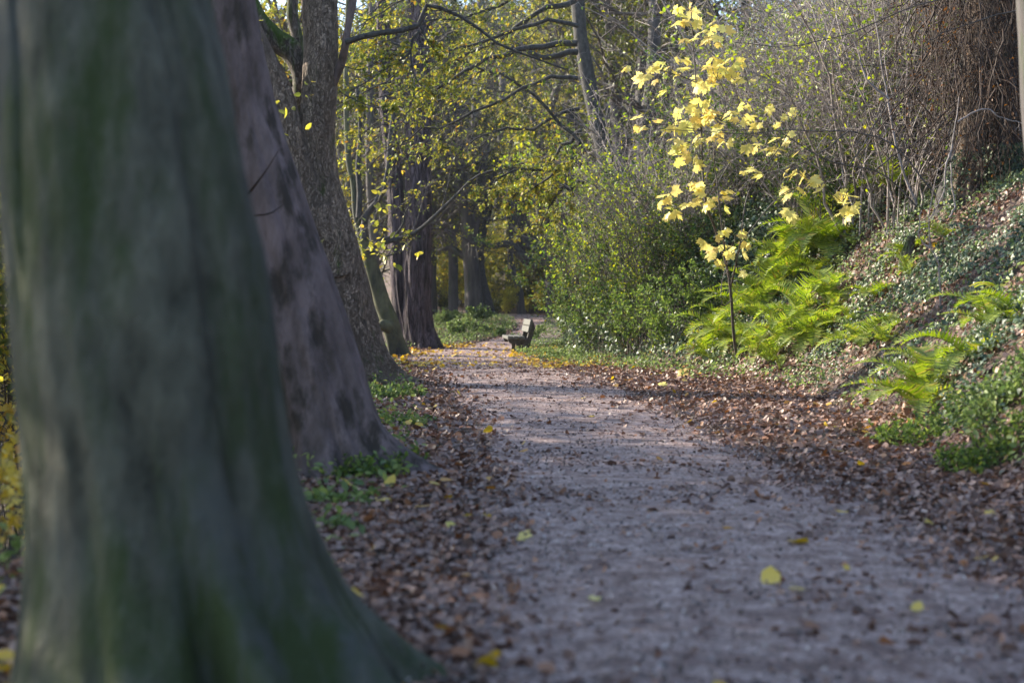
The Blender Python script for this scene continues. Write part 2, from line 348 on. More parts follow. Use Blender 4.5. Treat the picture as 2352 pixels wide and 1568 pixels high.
PZ = hgt(PXX, PYY) + .012 + .02 * (1 - u ** 2)[None] + .03 * (fbm(np.stack([PXX, PYY, 0 * PXX], -1), 1.6, 3) - .5)
PZ[:, 0] -= .05; PZ[:, -1] -= .05
k = 33; n = len(py_); ii = (np.arange(n - 1)[:, None] * k + np.arange(k - 1)[None]).ravel()
S = Soup(); S.add(np.stack([PXX, PYY, PZ], -1), np.stack([ii, ii + 1, ii + k + 1, ii + k], -1))
tag(S.build('path', M['path'], smooth=True), 'damp grey gravel footpath winding through the wood', kind='structure')

# ------------------------------------------------------------------ ground scatter
def scatter(S, n, xf, yr, tmpls, size, tilt=.35, keep=None, lift=.012, v=None, ypow=1.6, out=0.0, r=None):
    r = r or rng
    Y = yr[0] + (yr[1] - yr[0]) * r.random(n) ** ypow
    lo, hi = xf(Y); X = lo + (hi - lo) * r.random(n)
    if keep is not None:
        m = keep(X, Y, r.random(n)); X, Y = X[m], Y[m]
    q = len(X); Z = hgt(X, Y); nn = norm(gnormal(X, Y) + r.normal(size=(q, 3)) * tilt)
    pos = np.stack([X, Y, Z], -1) + gnormal(X, Y) * (lift + r.random(q)[:, None] * lift * 2 + out * r.random(q)[:, None])
    d = r.normal(size=(q, 3)); Rm = frames(np.cross(nn, norm(d)), nn)
    vv = r.random(q) if v is None else v(X, Y, r)
    sz = r.uniform(size[0], size[1], q); ch = r.integers(0, len(tmpls), q)
    for i, T in enumerate(tmpls):
        m = ch == i
        if m.any(): place(S, T, pos[m], Rm[m], sz[m], vv[m])
def P3(X, Y): return np.stack([X, Y, 0 * X], -1)
def pathoff(X, Y): return np.abs(X - pc(Y)) - pw(Y)
# brown leaf litter on both verges, thinning onto the gravel
S = Soup()
def kp(X, Y, u):
    o = pathoff(X, Y); g = fbm(P3(X, Y), 1.3, 44)
    dens = np.clip((o + .32 + .0 * (X < pc(Y)) * sm(14, 8, Y)) / .6, 0, 1) ** 1.3 * (.55 + .45 * (g > .42)) + .05 + .14 * (g > .53)
    R = X - foot(Y); iv = sm(.3, 1.6, R) * .15
    return u < dens * (1 - iv)
vl = lambda X, Y, r: np.clip(r.beta(1.6, 1.9, len(X)), 0, 1)
scatter(S, 135000, lambda Y: (edgeL(Y) - .9, foot(Y) + 3.2), (3.2, 30), LIT[:4], (.02, .075), .5, kp, v=vl, ypow=1.5)
scatter(S, 60000, lambda Y: (edgeL(Y) + .6, foot(Y) + .6), (3.2, 11), LIT[:4], (.015, .05), .5, kp, v=vl, ypow=1.2)
scatter(S, 52000, lambda Y: (edgeL(Y) - .9, foot(Y) + 3.2), (18, 62), LITSIMPLE, (.05, .10), .45, kp, v=vl, ypow=1.1)
tag(S.build('leaf_litter', M['litter']), 'brown fallen leaves strewn thick along both edges of the path', kind='stuff')
S = Soup()
scatter(S, 1500, lambda Y: (edgeL(Y) - .6, foot(Y) + 2.5), (4, 30), LIT[:4], (.05, .10), .35, lambda X, Y, u: u < .06 + .7 * (pathoff(X, Y) > -.1) * (fbm(P3(X, Y), .8, 61) > .52), lift=.02)
scatter(S, 5200, lambda Y: (edgeL(Y) - .6, foot(Y) + .8), (25, 40), LITSIMPLE, (.07, .13), .35, lambda X, Y, u: u < .08 + .5 * (fbm(P3(X, Y), 1.4, 71) > .5) * (pathoff(X, Y) > -.6), lift=.02, ypow=1)
tag(S.build('yellow_leaf_litter', M['litter_yellow']), 'scattered yellow and orange fallen leaves lying on the brown litter', kind='stuff')
S = Soup()
scatter(S, 30000, lambda Y: (pc(Y) - pw(Y) - .2, pc(Y) + pw(Y) + .2), (3, 34), LIT[4:], (.006, .022), .6, lambda X, Y, u: u < .25 + .75 * (fbm(P3(X, Y), 2.0, 51) > .5), lift=.022, ypow=1.5)
tag(S.build('path_debris', M['debris']), 'dark crumbs of bark, soil and leaf on the gravel', kind='stuff')
S = Soup(); n_ = 900; Yt = 4 + 30 * rng.random(n_) ** 1.3; Xt = edgeL(Yt) + (foot(Yt) + 3.5 - edgeL(Yt)) * rng.random(n_); kk_ = pathoff(Xt, Yt) > -.15; Xt, Yt = Xt[kk_], Yt[kk_]; n_ = len(Xt)
aa = rng.uniform(0, 2 * pi, n_); ll = rng.uniform(.08, .45, n_); tt = np.linspace(-.5, .5, 6); PX = Xt[:, None] + np.cos(aa)[:, None] * ll[:, None] * tt + rng.normal(size=(n_, 6)) * .008; PYt = Yt[:, None] + np.sin(aa)[:, None] * ll[:, None] * tt + rng.normal(size=(n_, 6)) * .008
tubes(S, np.stack([PX, PYt, hgt(PX, PYt) + .035], -1), rng.uniform(.002, .006, n_)[:, None] * np.ones(6), 4)
tag(S.build('fallen_twigs', M['twig_dark']), 'thin dead twigs lying in the leaf litter and on the bank', kind='stuff')
# ivy on the bank
S = Soup()
def ki(X, Y, u):
    R = X - foot(Y); g = fbm(P3(X, Y), 1.1, 81)
    return u < sm(.15, 1.1, R) * (.08 + .92 * sm(.48, .66, g))
scatter(S, 100000, lambda Y: (foot(Y), foot(Y) + 4.2), (6.5, 27), [IVY], (.035, .065), .6, ki, lift=.03, out=.06, ypow=1.1)
scatter(S, 26000, lambda Y: (foot(Y) - .1, foot(Y) + 3.2), (22, 46), [IVY], (.05, .085), .6, lambda X, Y, u: u < .8 * sm(0, .7, X - foot(Y)), lift=.04, out=.12, ypow=1.2)
scatter(S, 16000, lambda Y: (foot(Y) + .3, foot(Y) + 3.0), (24.5, 34), [IVY], (.06, .10), .9, lambda X, Y, u: u < sm(.35, .6, fbm(P3(X, Y), .9, 83)), lift=.05, out=.7, ypow=1.0)
tag(S.build('ivy_ground_cover', M['ivy']), 'glossy ivy leaves carpeting the sloping right bank', kind='stuff')
# low green herbs
S = Soup()
def kh(X, Y, u):
    R = X - foot(Y); g = fbm(P3(X, Y), 1.0, 91)
    a = (np.abs(R + .1) < .9) & (Y > 20) & (g > .42)
    b = (R > .3) & (Y < 13) & (g > .45); c = (X < pc(Y) - pw(Y) - .5) & (g > .5) & (u < .5)
    f_ = (R > .1) & (R < 3.2) & (Y > 18) & (Y < 26) & (g > .40)
    d_ = (Y > 37) & (Y < 60) & (X < pc(Y) - pw(Y)) & (X > -4)
    e = (R > 0) & (R < 2.2) & (Y >= 13) & (g > .47) & (u < .55)
    return a | b | c | d_ | e | f_
scatter(S, 80000, lambda Y: (edgeL(Y) - 1.4, foot(Y) + 3.2), (5, 58), [OVAL], (.035, .07), .7, kh, lift=.03, out=.14, ypow=1.15)
tag(S.build('green_herbs', M['herb']), 'low green weeds growing along path edges and bank foot', kind='stuff')

# ------------------------------------------------------------------ left trees
def base_of(p): return (p[0], p[1], float(hgt(p[0], p[1])))
def zrow(px, py, d): return at(px, py, d)
# big near trunk
pts = ats([(500, 1760), (470, 1600), (432, 1420), (378, 1120), (334, 800), (312, 600), (266, 200), (236, 0), (205, -500), (170, -1400), (110, -3200)], 4.15)
t1 = thing('beech_tree', 'huge dark smooth-barked tree trunk with green algae filling the near end of the path', 'tree', base_of(pts[1]))
S = Soup(); trunk(S, pts, [.58, .53, .47, .41, .39, .38, .345, .325, .30, .26, .22], rings=240, k=220, lump=.05, ridge=.06, flare=.30, flarelobes=8, seed=2, flare_h=.20, rscale=2.6, zf=.5, fold=.42, flexp=2.2, foldw=.11, foldh=.55)
S.build('trunk', M['bark_beech'], t1, True)
# second, flaky
pts = ats([(790, 1150), (775, 1080), (752, 990), (692, 760), (648, 600), (600, 430), (545, 180), (520, 0), (470, -400), (380, -1300)], 9.7)
t2 = thing('leaning_tree', 'leaning tree with flaky purple-grey bark right behind the huge dark trunk', 'tree', base_of(pts[1]))
S = Soup(); trunk(S, pts, [.50, .43, .36, .325, .30, .275, .215, .19, .17, .13], rings=170, k=110, lump=.08, ridge=.12, flare=.34, flarelobes=5, seed=5, flare_h=.2, fold=.12)
S.build('trunk', M['bark_plane'], t2, True)
tw = ats([(570, 445, 9.35), (590, 420, 9.3), (612, 390, 9.3), (640, 345, 9.35)], 9)
S = Soup(); tubes(S, crom(tw, 8)[None], np.linspace(.011, .003, 8)[None], 5); tw = ats([(585, 495, 9.3), (620, 490, 9.25), (650, 470, 9.35)], 9); tubes(S, crom(tw, 8)[None], np.linspace(.008, .003, 8)[None], 5)
S.build('dead_twig', M['twig_brown'], t2)
# third: forked scaly tree
base = at(815, 885, 20)
t3 = thing('forked_tree', 'forked scaly-barked tree with moss on its limbs, third from the near end', 'tree', base_of(base))
S = Soup()
trunk(S, ats([(822, 915), (815, 885), (806, 840), (795, 750), (775, 620), (754, 500), (737, 400), (729, 300), (734, 180), (737, 90), (735, 0), (742, -200), (760, -700)], 20),
      [.66, .58, .53, .44, .385, .31, .245, .262, .255, .25, .25, .24, .17], rings=260, k=110, lump=.07, ridge=.07, flare=.3, flarelobes=5, seed=8, flare_h=.25, rscale=9)
S.build('trunk', M['bark_rough'], t3, True)
S = Soup(); trunk(S, ats([(770, 640), (745, 530), (715, 450), (685, 370), (662, 290), (636, 210), (603, 140), (565, 60), (530, -40), (480, -260)], 19.9),
      [.34, .30, .24, .225, .215, .21, .205, .2, .19, .14], rings=150, k=60, lump=.07, ridge=.07, seed=12, rscale=9)
S.build('limb', M['bark_rough'], t3, True)
S = Soup(); trunk(S, ats([(700, 380), (688, 300), (690, 215), (690, 165), (668, 118), (625, 88), (590, 50), (568, 5), (545, -60), (500, -300)], 20.3),
      [.12, .11, .115, .14, .165, .175, .17, .16, .15, .1], rings=110, k=44, lump=.08, ridge=.06, seed=15, rscale=9)
S.build('mossy_limb', M['bark_mossy'], t3, True)
S = Soup(); trunk(S, ats([(655, 200), (672, 190), (692, 196)], 20.4), [.06, .05, .04], rings=12, k=16); S.build('branch', M['bark_mossy'], t3, True); S = Soup()
trunk(S, ats([(690, 175), (684, 95), (672, 40), (672, -20), (664, -120)], 21.5), [.07, .085, .09, .08, .06], rings=40, k=20, seed=3)
S.build('branch', M['bark_mossy'], t3, True)
S = Soup(); trunk(S, ats([(745, 270, 20.05), (762, 205, 19.98), (784, 145, 19.9), (792, 110), (800, 60), (806, 30), (814, -20), (820, -120)], 19.8), [.05, .055, .06, .055, .05, .055, .05, .03], rings=50, k=20, seed=4)
S.build('branch', M['bark_plane'], t3, True)
S = Soup()
br = [([(793, 97), (830, 85), (870, 76), (915, 72), (955, 62), (968, 45), (975, 18), (990, 12), (1030, 26), (1075, 48), (1115, 78), (1150, 105), (1190, 120), (1240, 138), (1300, 160)], .045, .012),
      ([(966, 60), (976, 85), (990, 105), (1010, 132)], .022, .007), ([(965, 72), (948, 90), (942, 120), (925, 135), (900, 150), (868, 170), (840, 190), (800, 212)], .024, .006),
      ([(943, 118), (946, 150), (955, 180), (975, 205), (1010, 222)], .014, .004), ([(780, 210), (800, 222), (840, 240), (900, 255)], .012, .004), ([(784, 150), (830, 160), (890, 130), (940, 120)], .008, .003)]
TP = []
for p, r0, r1 in br:
    c = crom(ats(p, 19.6), 14); TP.append(c); tubes(S, c[None], np.linspace(r0, r1, 14)[None], 7)
TP = np.array(TP)
c1, q1 = grow(TP, np.full((len(TP), 14), .012), 9, (.2, .4), up=-.1); tubes(S, c1, q1, 3)
c2, q2 = grow(c1, q1, 5, (.3, .6)); tubes(S, c2, q2, 3)
S.build('branch', M['bark_dark'], t3, True)
S = Soup(); leaves_on(S, c2, 3, (.05, .08)); leaves_on(S, c1, 4, (.05, .08)); S.build('crown', M['beech_leaf'], t3)
# fourth: smooth leaning tree with burl
d = 33
t4 = thing('burled_tree', 'leaning smooth olive tree with a round burl, beside the thick furrowed trunk', 'tree', base_of(at(912, 804, d)))
S = Soup(); trunk(S, ats([(918, 830), (911, 804), (903, 770), (893, 735), (876, 690), (861, 640), (850, 600), (838, 560), (826, 520), (817, 480), (812, 420), (800, 360), (795, 200), (800, 0), (810, -200)], d),
      [.22, .2, .19, .2, .19, .18, .17, .145, .11, .09, .075, .07, .065, .06, .04], rings=120, k=40, lump=.05, ridge=.02, flare=.1, seed=3)
S.build('trunk', M['bark_smooth'], t4, True)
S = Soup(); trunk(S, ats([(897, 752, d - .1), (886, 748, d - .15), (874, 744, d - .2), (868, 742, d - .2)], d), [.16, .15, .11, .02], rings=24, k=30, lump=.08)
S.build('burl', M['bark_smooth'], t4, True)
S = Soup()
br = [([(836, 550), (838, 505), (852, 480), (870, 457), (884, 425), (892, 385), (895, 330), (905, 250)], .085, .05), ([(846, 575), (862, 562), (900, 553), (944, 540), (978, 516), (1013, 482), (1045, 452), (1080, 415), (1110, 398), (1148, 388), (1200, 375)], .06, .015),
      ([(852, 572), (870, 553), (895, 546), (930, 547), (945, 538)], .045, .03), ([(840, 575), (880, 590), (930, 570), (950, 545)], .02, .01), ([(908, 540), (925, 515), (930, 490), (940, 470), (950, 430)], .025, .01),
      ([(824, 500), (826, 440), (822, 380), (828, 300), (820, 200)], .07, .045), ([(944, 540), (960, 500), (975, 450), (990, 400)], .012, .004), ([(1013, 482), (1030, 420), (1040, 360)], .014, .004)]
TP = []
for p, r0, r1 in br:
    c = crom(ats(p, d - .3), 14); TP.append(c); tubes(S, c[None], np.linspace(r0, r1, 14)[None], 8)
TP = np.array(TP); c1, q1 = grow(TP, np.full((len(TP), 14), .02), 8, (.2, .45)); tubes(S, c1, q1, 3); c2, q2 = grow(c1, q1, 5, (.3, .6)); tubes(S, c2, q2, 3)
S.build('branch', M['bark_dark'], t4, True)
S = Soup(); leaves_on(S, c2, 1, (.06, .1)); S.build('crown', M['beech_leaf'], t4)
# fifth: thick furrowed double trunk
d = 37.4
t5 = thing('furrowed_tree', 'thick double trunk with deeply furrowed purple-brown bark behind the burled tree', 'tree', base_of(at(967, 794, d)))
S = Soup(); trunk(S, ats([(975, 830), (970, 797), (962, 745), (958, 690), (957, 604), (960, 520), (961, 433), (962, 300), (962, 150), (964, 0), (966, -300), (968, -1200)], d),
      [.5, .46, .40, .39, .385, .36, .34, .33, .31, .3, .27, .2], rings=200, k=96, lump=.05, ridge=.13, flare=.25, flarelobes=7, seed=21, flare_h=.35, rscale=8)
S.build('trunk', M['bark_pine'], t5, True)
S = Soup(); trunk(S, ats([(945, 810), (940, 780), (933, 740), (922, 690), (915, 604), (912, 520), (907, 433), (896, 320), (886, 220), (880, 100), (878, 0), (870, -300)], d + .15),
      [.3, .29, .27, .26, .25, .235, .225, .2, .18, .17, .16, .12], rings=160, k=70, lump=.05, ridge=.13, seed=25, rscale=8)
S.build('stem', M['bark_pine'], t5, True)
S = Soup(); TP = []
for k_ in range(16):
    y0 = random.uniform(-100, 620); x0 = random.choice([905, 960]); sgn = random.choice([-1, 1]); ln = random.uniform(80, 170)
    p = [(x0, y0), (x0 + sgn * ln * .35, y0 - 5), (x0 + sgn * ln * .7, y0 + 14), (x0 + sgn * ln, y0 + 40)]
    c = crom(ats(p, d + random.uniform(-.4, .6)), 10); TP.append(c); tubes(S, c[None], np.linspace(.03, .01, 10)[None], 5)
TP = np.array(TP); c1, q1 = grow(TP, np.full((len(TP), 10), .016), 12, (.25, .5), up=-.1, droop=.2); tubes(S, c1, q1, 3); c2, q2 = grow(c1, q1, 6, (.3, .6), droop=.2); tubes(S, c2, q2, 3)
S.build('branch', M['twig_dark'], t5, True)

# ------------------------------------------------------------------ far trees one can tell apart
def limbtree(name, label, cat, base_px, d, parts, mat, twig=True, leafm=None, lsize=(.08, .12), leafn=2, group=None, seed=1):
    t = thing(name, label, cat, base_of(at(*base_px, d)), group)
    S = Soup(); TP = []
    first = True
    for p, r0, r1 in parts:
        n_ = 40; c = crom(ats(p, d), n_)
        if first:
            trunk(S, ats(p, d), np.linspace(r0, r1, len(p)), rings=70, k=36, lump=.08, ridge=.06, flare=.18, seed=seed, flare_h=.3); S.build('trunk', mat, t, True); S = Soup(); first = False
        else: tubes(S, c[None], np.linspace(r0, r1, n_)[None], 12)
        TP.append(crom(ats(p, d), 12))
    if twig:
        TP = np.array(TP); c1, q1 = grow(TP, np.full((len(TP), 12), .035), 9, (.25, .5), up=.2, tr=(.35, 1)); tubes(S, c1, q1, 4); c2, q2 = grow(c1, q1, 6, (.3, .6)); tubes(S, c2, q2, 3)
    if S.v: S.build('branch', mat, t, True)
    if twig and leafm:
        S = Soup(); leaves_on(S, c2, leafn, lsize); leaves_on(S, c1, leafn * 2, lsize); S.build('crown', leafm, t)
    return t
limbtree('ivy_clad_tree', 'grey trunk flaring at a knot with side limbs, standing beyond the grassy verge', 'tree', (1090, 738), 58,
         [([(1096, 760), (1092, 738), (1088, 690), (1084, 630), (1078, 570), (1074, 520), (1066, 470), (1058, 410), (1050, 330), (1045, 200)], .42, .2),
          ([(1080, 545), (1092, 500), (1102, 455), (1108, 400), (1120, 320)], .26, .12), ([(1082, 600), (1060, 585), (1035, 570), (1010, 578), (1000, 590)], .16, .08),
          ([(1074, 520), (1050, 528), (1020, 535), (1000, 550)], .1, .05)], M['bark_far'], leafm=M['beech_leaf'])
limbtree('leaning_far_tree', 'dark trunk with broad foot leaning left beside the grey knotted trunk', 'tree', (1126, 737), 59,
         [([(1130, 760), (1124, 737), (1114, 700), (1104, 655), (1098, 600), (1104, 540), (1118, 470), (1126, 400)], .42, .14), ([(1104, 560), (1120, 500), (1133, 440), (1140, 360)], .14, .08)], M['bark_dark'], leafm=M['far_yellow'])
limbtree('arching_tree', 'dark tree with heavy limbs arching left over the far bend of the path', 'tree', (1280, 712), 56,
         [([(1286, 740), (1282, 712), (1276, 670), (1272, 630), (1262, 606), (1240, 600), (1218, 600), (1200, 588), (1182, 570), (1160, 560), (1130, 566), (1095, 558), (1070, 560)], .5, .02),
          ([(1270, 625), (1250, 585), (1228, 568), (1208, 556), (1190, 530), (1180, 505), (1160, 500), (1130, 506), (1100, 500)], .32, .03),
          ([(1200, 590), (1194, 560), (1194, 520), (1190, 480), (1186, 400)], .17, .12), ([(1240, 575), (1225, 540), (1205, 500), (1200, 460)], .2, .12), ([(1276, 660), (1290, 600), (1300, 520), (1310, 400), (1315, 250)], .3, .2)], M['bark_dark'], leafm=M['far_yellow'])
for i, (x0, y0, x1, y1, dd, r_) in enumerate([(1197, 722, 1172, 560, 64, .2), (1206, 722, 1208, 540, 70, .18), (1236, 720, 1236, 500, 72, .15), (1160, 722, 1168, 500, 75, .2), (1040, 740, 1030, 300, 62, .25), (1010, 735, 1018, 250, 70, .3), (1140, 725, 1150, 350, 80, .3), (1220, 720, 1225, 250, 85, .25), (1255, 720, 1262, 300, 90, .3), (860, 780, 850, 200, 50, .2), (1080, 730, 1100, 100, 95, .35)]):
    limbtree('slender_tree', 'slender dark trunk among the yellow leaves beyond the far bend', 'tree', (x0, y0), dd,
             [([(x0, y0 + 20), (x0, y0), ((x0 * 2 + x1) / 3 + 4, (y0 * 2 + y1) / 3), ((x0 + x1 * 2) / 3 - 4, (y0 + y1 * 2) / 3), (x1, y1), (x1 + 5, y1 - 200)], r_, r_ * .6)], M['bark_far'], leafm=M['far_yellow'], leafn=3, group='slender trunks beyond the far bend', seed=i)

# ------------------------------------------------------------------ overhanging beech with slanting sprays
d = 29
b0 = hitground(1345, 640, 20, 60)
tb = thing('overhanging_tree', 'dark tree on the right bank whose leafy yellow-green sprays slant across the path', 'tree', base_of(at(1430, 540, 37)))
S = Soup(); trunk(S, ats([(1440, 620), (1430, 540), (1405, 420), (1375, 300), (1345, 150), (1330, 50), (1326, -100), (1330, -500)], 37), [.3, .25, .22, .2, .19, .18, .17, .1], rings=70, k=30)
S.build('trunk', M['bark_dark'], tb, True)
S = Soup()
limbs = [([(1330, -10), (1305, 7), (1260, 12), (1219, 22), (1150, 60), (1060, 90), (960, 130), (850, 180)], 28), ([(1326, 120), (1290, 115), (1238, 107), (1200, 84), (1182, 68), (1162, 70), (1112, 88), (1040, 130), (960, 170), (860, 250)], 28.5),
         ([(1326, 100), (1260, 112), (1219, 128), (1162, 153), (1112, 170), (1069, 193), (1019, 217), (969, 240), (900, 280), (820, 330)], 27), ([(1330, -60), (1250, -40), (1150, -20), (1050, 10), (950, 50), (830, 100)], 26),
         ([(1330, 250), (1270, 260), (1200, 290), (1130, 320), (1060, 340), (980, 360)], 29), ([(1335, 300), (1290, 330), (1240, 360), (1180, 385), (1130, 420), (1090, 445)], 28), ([(1328, 180), (1280, 190), (1210, 215), (1120, 260), (1020, 300), (930, 330), (850, 370)], 25.5),
         ([(1330, -100), (1220, -90), (1100, -60), (1000, -30), (900, 10), (800, 60)], 24.5), ([(1328, 60), (1270, 50), (1180, 70), (1080, 100), (960, 150), (880, 200), (790, 250)], 25), ([(1332, 330), (1320, 300), (1260, 240), (1180, 180), (1100, 150), (1000, 120), (900, 110), (800, 130)], 27.5),
         ([(1300, -120), (1180, -80), (1060, -70), (960, -60), (860, -20), (800, 20)], 26), ([(1340, 420), (1300, 440), (1260, 480), (1230, 500), (1200, 530)], 28), ([(1335, 380), (1300, 380), (1250, 420), (1200, 440), (1150, 470)], 27)]
TP = []
for i, (p, dd) in enumerate(limbs):
    c = crom(ats(p, dd), 16); c[1:] += np.cumsum(rng.normal(size=(15, 3)) * np.array([.03, .06, .06]), 0); TP.append(c); r0 = .065 if i in (0, 1, 2) else .04
    tubes(S, c[None], np.linspace(r0, .008, 16)[None], 8)
TP = np.array(TP)
def sprayset(TP, k1, k2, seed):
    r = np.random.default_rng(seed)
    c1, q1 = grow(TP, np.full(TP.shape[:2], .012), k1, (.16, .34), ang=(20, 50), tr=(.15, 1), r=r, droop=.12, wob=.1)
    c2, q2 = grow(c1, q1, k2, (.3, .6), ang=(25, 55), r=r, droop=.1)
    return c1, q1, c2, q2
c1, q1, c2, q2 = sprayset(TP, 26, 8, 5); tubes(S, c1, q1, 4); tubes(S, c2, q2, 3)
S.build('branch', M['bark_dark'], tb, True)
S = Soup(); leaves_on(S, c2, 4, (.055, .095), upn=1.3, droop=.3, patch=lambda p: fbm(p, .9, 3) > .43); leaves_on(S, c1, 5, (.055, .09), upn=1.3, droop=.3)
S.build('crown', M['beech_leaf'], tb)

# ------------------------------------------------------------------ tree stock for the far wood and added shade trees (copied)
def woodtree(name, seed, h, leafm, nleaf, lsize, barkm, label, group, low=.25):
    r = np.random.default_rng(seed); t = thing(name, label, 'tree', (0, 0, -50), group)
    o = np.array([0, 0, -50.0]); S = Soup()
    p = np.array([o, o + [0.1, 0, h * .25], o + [r.normal() * .4, r.normal() * .4, h * .5], o + [r.normal() * .8, r.normal() * .8, h * .8], o + [r.normal(), r.normal(), h]])
    trunk(S, p, np.array([.32, .24, .19, .11, .03]) * h / 12, rings=50, k=18, flare=.15, seed=seed); S.build('trunk', barkm, t, True)
    S = Soup(); TP = crom(p, 14)[None]
    c1, q1 = grow(TP, np.full((1, 14), .13), 34, (.22, .42), ang=(40, 80), up=.15, tr=(low, 1), r=r, N=8, wob=.25); tubes(S, c1, q1, 5)
    c2, q2 = grow(c1, q1, 8, (.3, .6), r=r, wob=.25); tubes(S, c2, q2, 3)
    c3, q3 = grow(c2, q2, 5, (.35, .7), r=r, rmin=.006); tubes(S, c3, q3, 3)
    S.build('branch', M['twig_dark'], t, True)
    S = Soup(); leaves_on(S, c3, nleaf, lsize, r=r, patch=lambda p: fbm(p, .6, seed) > .4); S.build('crown', leafm, t)
    return t
GW = 'trees of the far wood'
stock = [woodtree('woodland_tree', 31, 13, M['far_yellow'], 9, (.10, .17), M['bark_far'], 'yellow-leaved tree in the wood beyond the path bend and the added left shade belt', GW + ' in yellow leaf'),
         woodtree('woodland_tree', 32, 15, M['far_olive'], 10, (.10, .17), M['bark_far'], 'dull olive-leaved tree in the far wood and the added left shade belt', GW + ' in olive leaf'),
         woodtree('bare_woodland_tree', 33, 14, M['far_olive'], 2, (.09, .15), M['bark_far'], 'nearly bare grey-twigged tree in the far wood and the added left shade belt', GW + ', nearly bare')]
used = [False] * 3
def putwood(i, x, y, rot, sc):
    loc = (x, y, float(hgt(x, y)) - .1)
    if not used[i]:
        used[i] = True; o = stock[i]; o.location = loc; o.rotation_euler = (0, 0, rot); o.scale = (sc,) * 3
    else: dup(stock[i], loc, rot, sc)
rw = np.random.default_rng(55)
for k_ in range(120):
    y = rw.uniform(62, 150); sx = rw.uniform(760, 1560); x = (sx - 1176) / FPX * y
    if y < 105 and sx < 1230: y += 62; x = (sx - 1176) / FPX * y
    putwood(int(rw.choice([0, 1, 2], p=[.16, .58, .26])), x, y, rw.uniform(0, 6.3), rw.uniform(.8, 1.25))
for k_ in range(9):
    y = rw.uniform(52, 64); sx = rw.uniform(740, 990); x = (sx - 1176) / FPX * y
    putwood(int(rw.choice([1, 2])), x, y, rw.uniform(0, 6.3), rw.uniform(.7, 1.0))
for k_ in range(9):     # down the left slope, across the frame edge
    y = rw.uniform(58, 78); x = (rw.uniform(-90, 40) - 1176) / FPX * y; putwood(int(rw.choice([1, 2])), x, y, rw.uniform(0, 6.3), rw.uniform(.7, 1.1))
putwood(1, -8.2, 8.0, 1.0, .95); putwood(1, -9.6, 10.2, 2.0, 1.0)  # two trees added out of frame to shade the huge near trunk
for y_ in (8.5, 11, 13.5, 16, 18.5): putwood(int(rw.choice([0, 1])), -13.5 + rw.uniform(-1, 1), y_, rw.uniform(0, 6.3), rw.uniform(1.0, 1.1))  # off-frame row added to keep sun off the near trunk and near path
for k_ in range(7):     # unseen trees added on the left slope to shade the path
    putwood(int(rw.choice([0, 2])), -13.5 + rw.uniform(-1.6, 1.6), 20 + k_ * 2.6, rw.uniform(0, 6.3), rw.uniform(.7, .84))
putwood(0, -7.6, 46, 2.0, 1.05); putwood(0, -10.2, 62, 1.0, 1.15); putwood(0, -13, 74, 3.0, 1.3); putwood(0, -9, 66, 4.0, 1.1)
for k_ in range(16):     # hillside right
    y = rw.uniform(32, 60); sx = rw.uniform(1420, 2300); x = (sx - 1176) / FPX * y
    putwood(int(rw.choice([1, 2], p=[.5, .5])), x, y, rw.uniform(0, 6.3), rw.uniform(.6, .9))

# ------------------------------------------------------------------ shrubs: stock + copies
def shrub(name, label, group, seed, h, nst, twigm, leafm=None, nleaf=0, lsize=(.04, .07), spread=.5, k1=9, k2=5, lean=(0, 0), upn=.6, rad=.011, tm=OVAL, patchn=.45, wob=.3, rmin=.0015):
    r = np.random.default_rng(seed); t = thing(name, label, 'shrub', (0, 0, -60), group); o = np.array([0, 0, -60.0]); S = Soup()
    a = r.uniform(0, 2 * pi, nst); rr_ = r.uniform(0, .35, nst); s = np.linspace(0, 1, 9)
    hh = h * r.uniform(.55, 1.1, nst); sp = r.normal(size=(nst, 2)) * spread * h * .35 + np.array(lean) * h
    P = np.zeros((nst, 9, 3)); P[..., 0] = rr_[:, None] * np.cos(a)[:, None] + sp[:, :1] * s ** 1.7; P[..., 1] = rr_[:, None] * np.sin(a)[:, None] + sp[:, 1:] * s ** 1.7
    P[..., 2] = hh[:, None] * (s - .12 * s ** 3); P += np.cumsum(r.normal(size=P.shape) * .1 * wob * h / 9 * 2, 1) ; P[:, 0, 2] = -.1; P += o
    R = rad * r.uniform(.6, 1.3, nst)[:, None] * (1 - .7 * s[None]); tubes(S, P, R, 5)
    c1, q1 = grow(P, R, k1, (.18, .42), ang=(15, 60), up=.25, r=r, rf=.5, wob=wob, rmin=rmin, N=7); tubes(S, c1, q1, 3)
    c2, q2 = grow(c1, q1, k2, (.3, .7), ang=(20, 70), r=r, rf=.6, wob=wob, N=5, rmin=rmin); tubes(S, c2, q2, 3)
    S.build('stems', twigm, t, True)
    if leafm:
        S = Soup(); leaves_on(S, c2, nleaf, lsize, r=r, upn=upn, patch=lambda p: fbm(p, 1.6, seed) > patchn, tmpl=tm); leaves_on(S, c1, nleaf, lsize, r=r, upn=upn, tmpl=tm)
        S.build('foliage', leafm, t)
    return t
class Stock:
    def __init__(s, protos): s.p = protos; s.u = [False] * len(protos)
    def put(s, x, y, rot, sc, r, i=None):
        i = int(r.integers(0, len(s.p))) if i is None else i
        loc = (float(x), float(y), float(hgt(x, y)) - .05)
        if not s.u[i]:
            s.u[i] = True; o = s.p[i]; o.location = loc; o.rotation_euler = (0, 0, rot); o.scale = (sc,) * 3; return o
        return dup(s.p[i], loc, rot, sc)
GB = 'bare shrubs of the thicket on the bank'
bare = Stock([shrub('bare_shrub', 'bare grey-twigged shrub in the tangled thicket on the right bank', GB, 100 + i, 4.2, 13, M['twig'], M['pale_leaf'], 2, (.06, .10), patchn=.64, rad=.022, spread=.75, k1=8, k2=4, wob=.7, rmin=.0045) for i in range(3)])
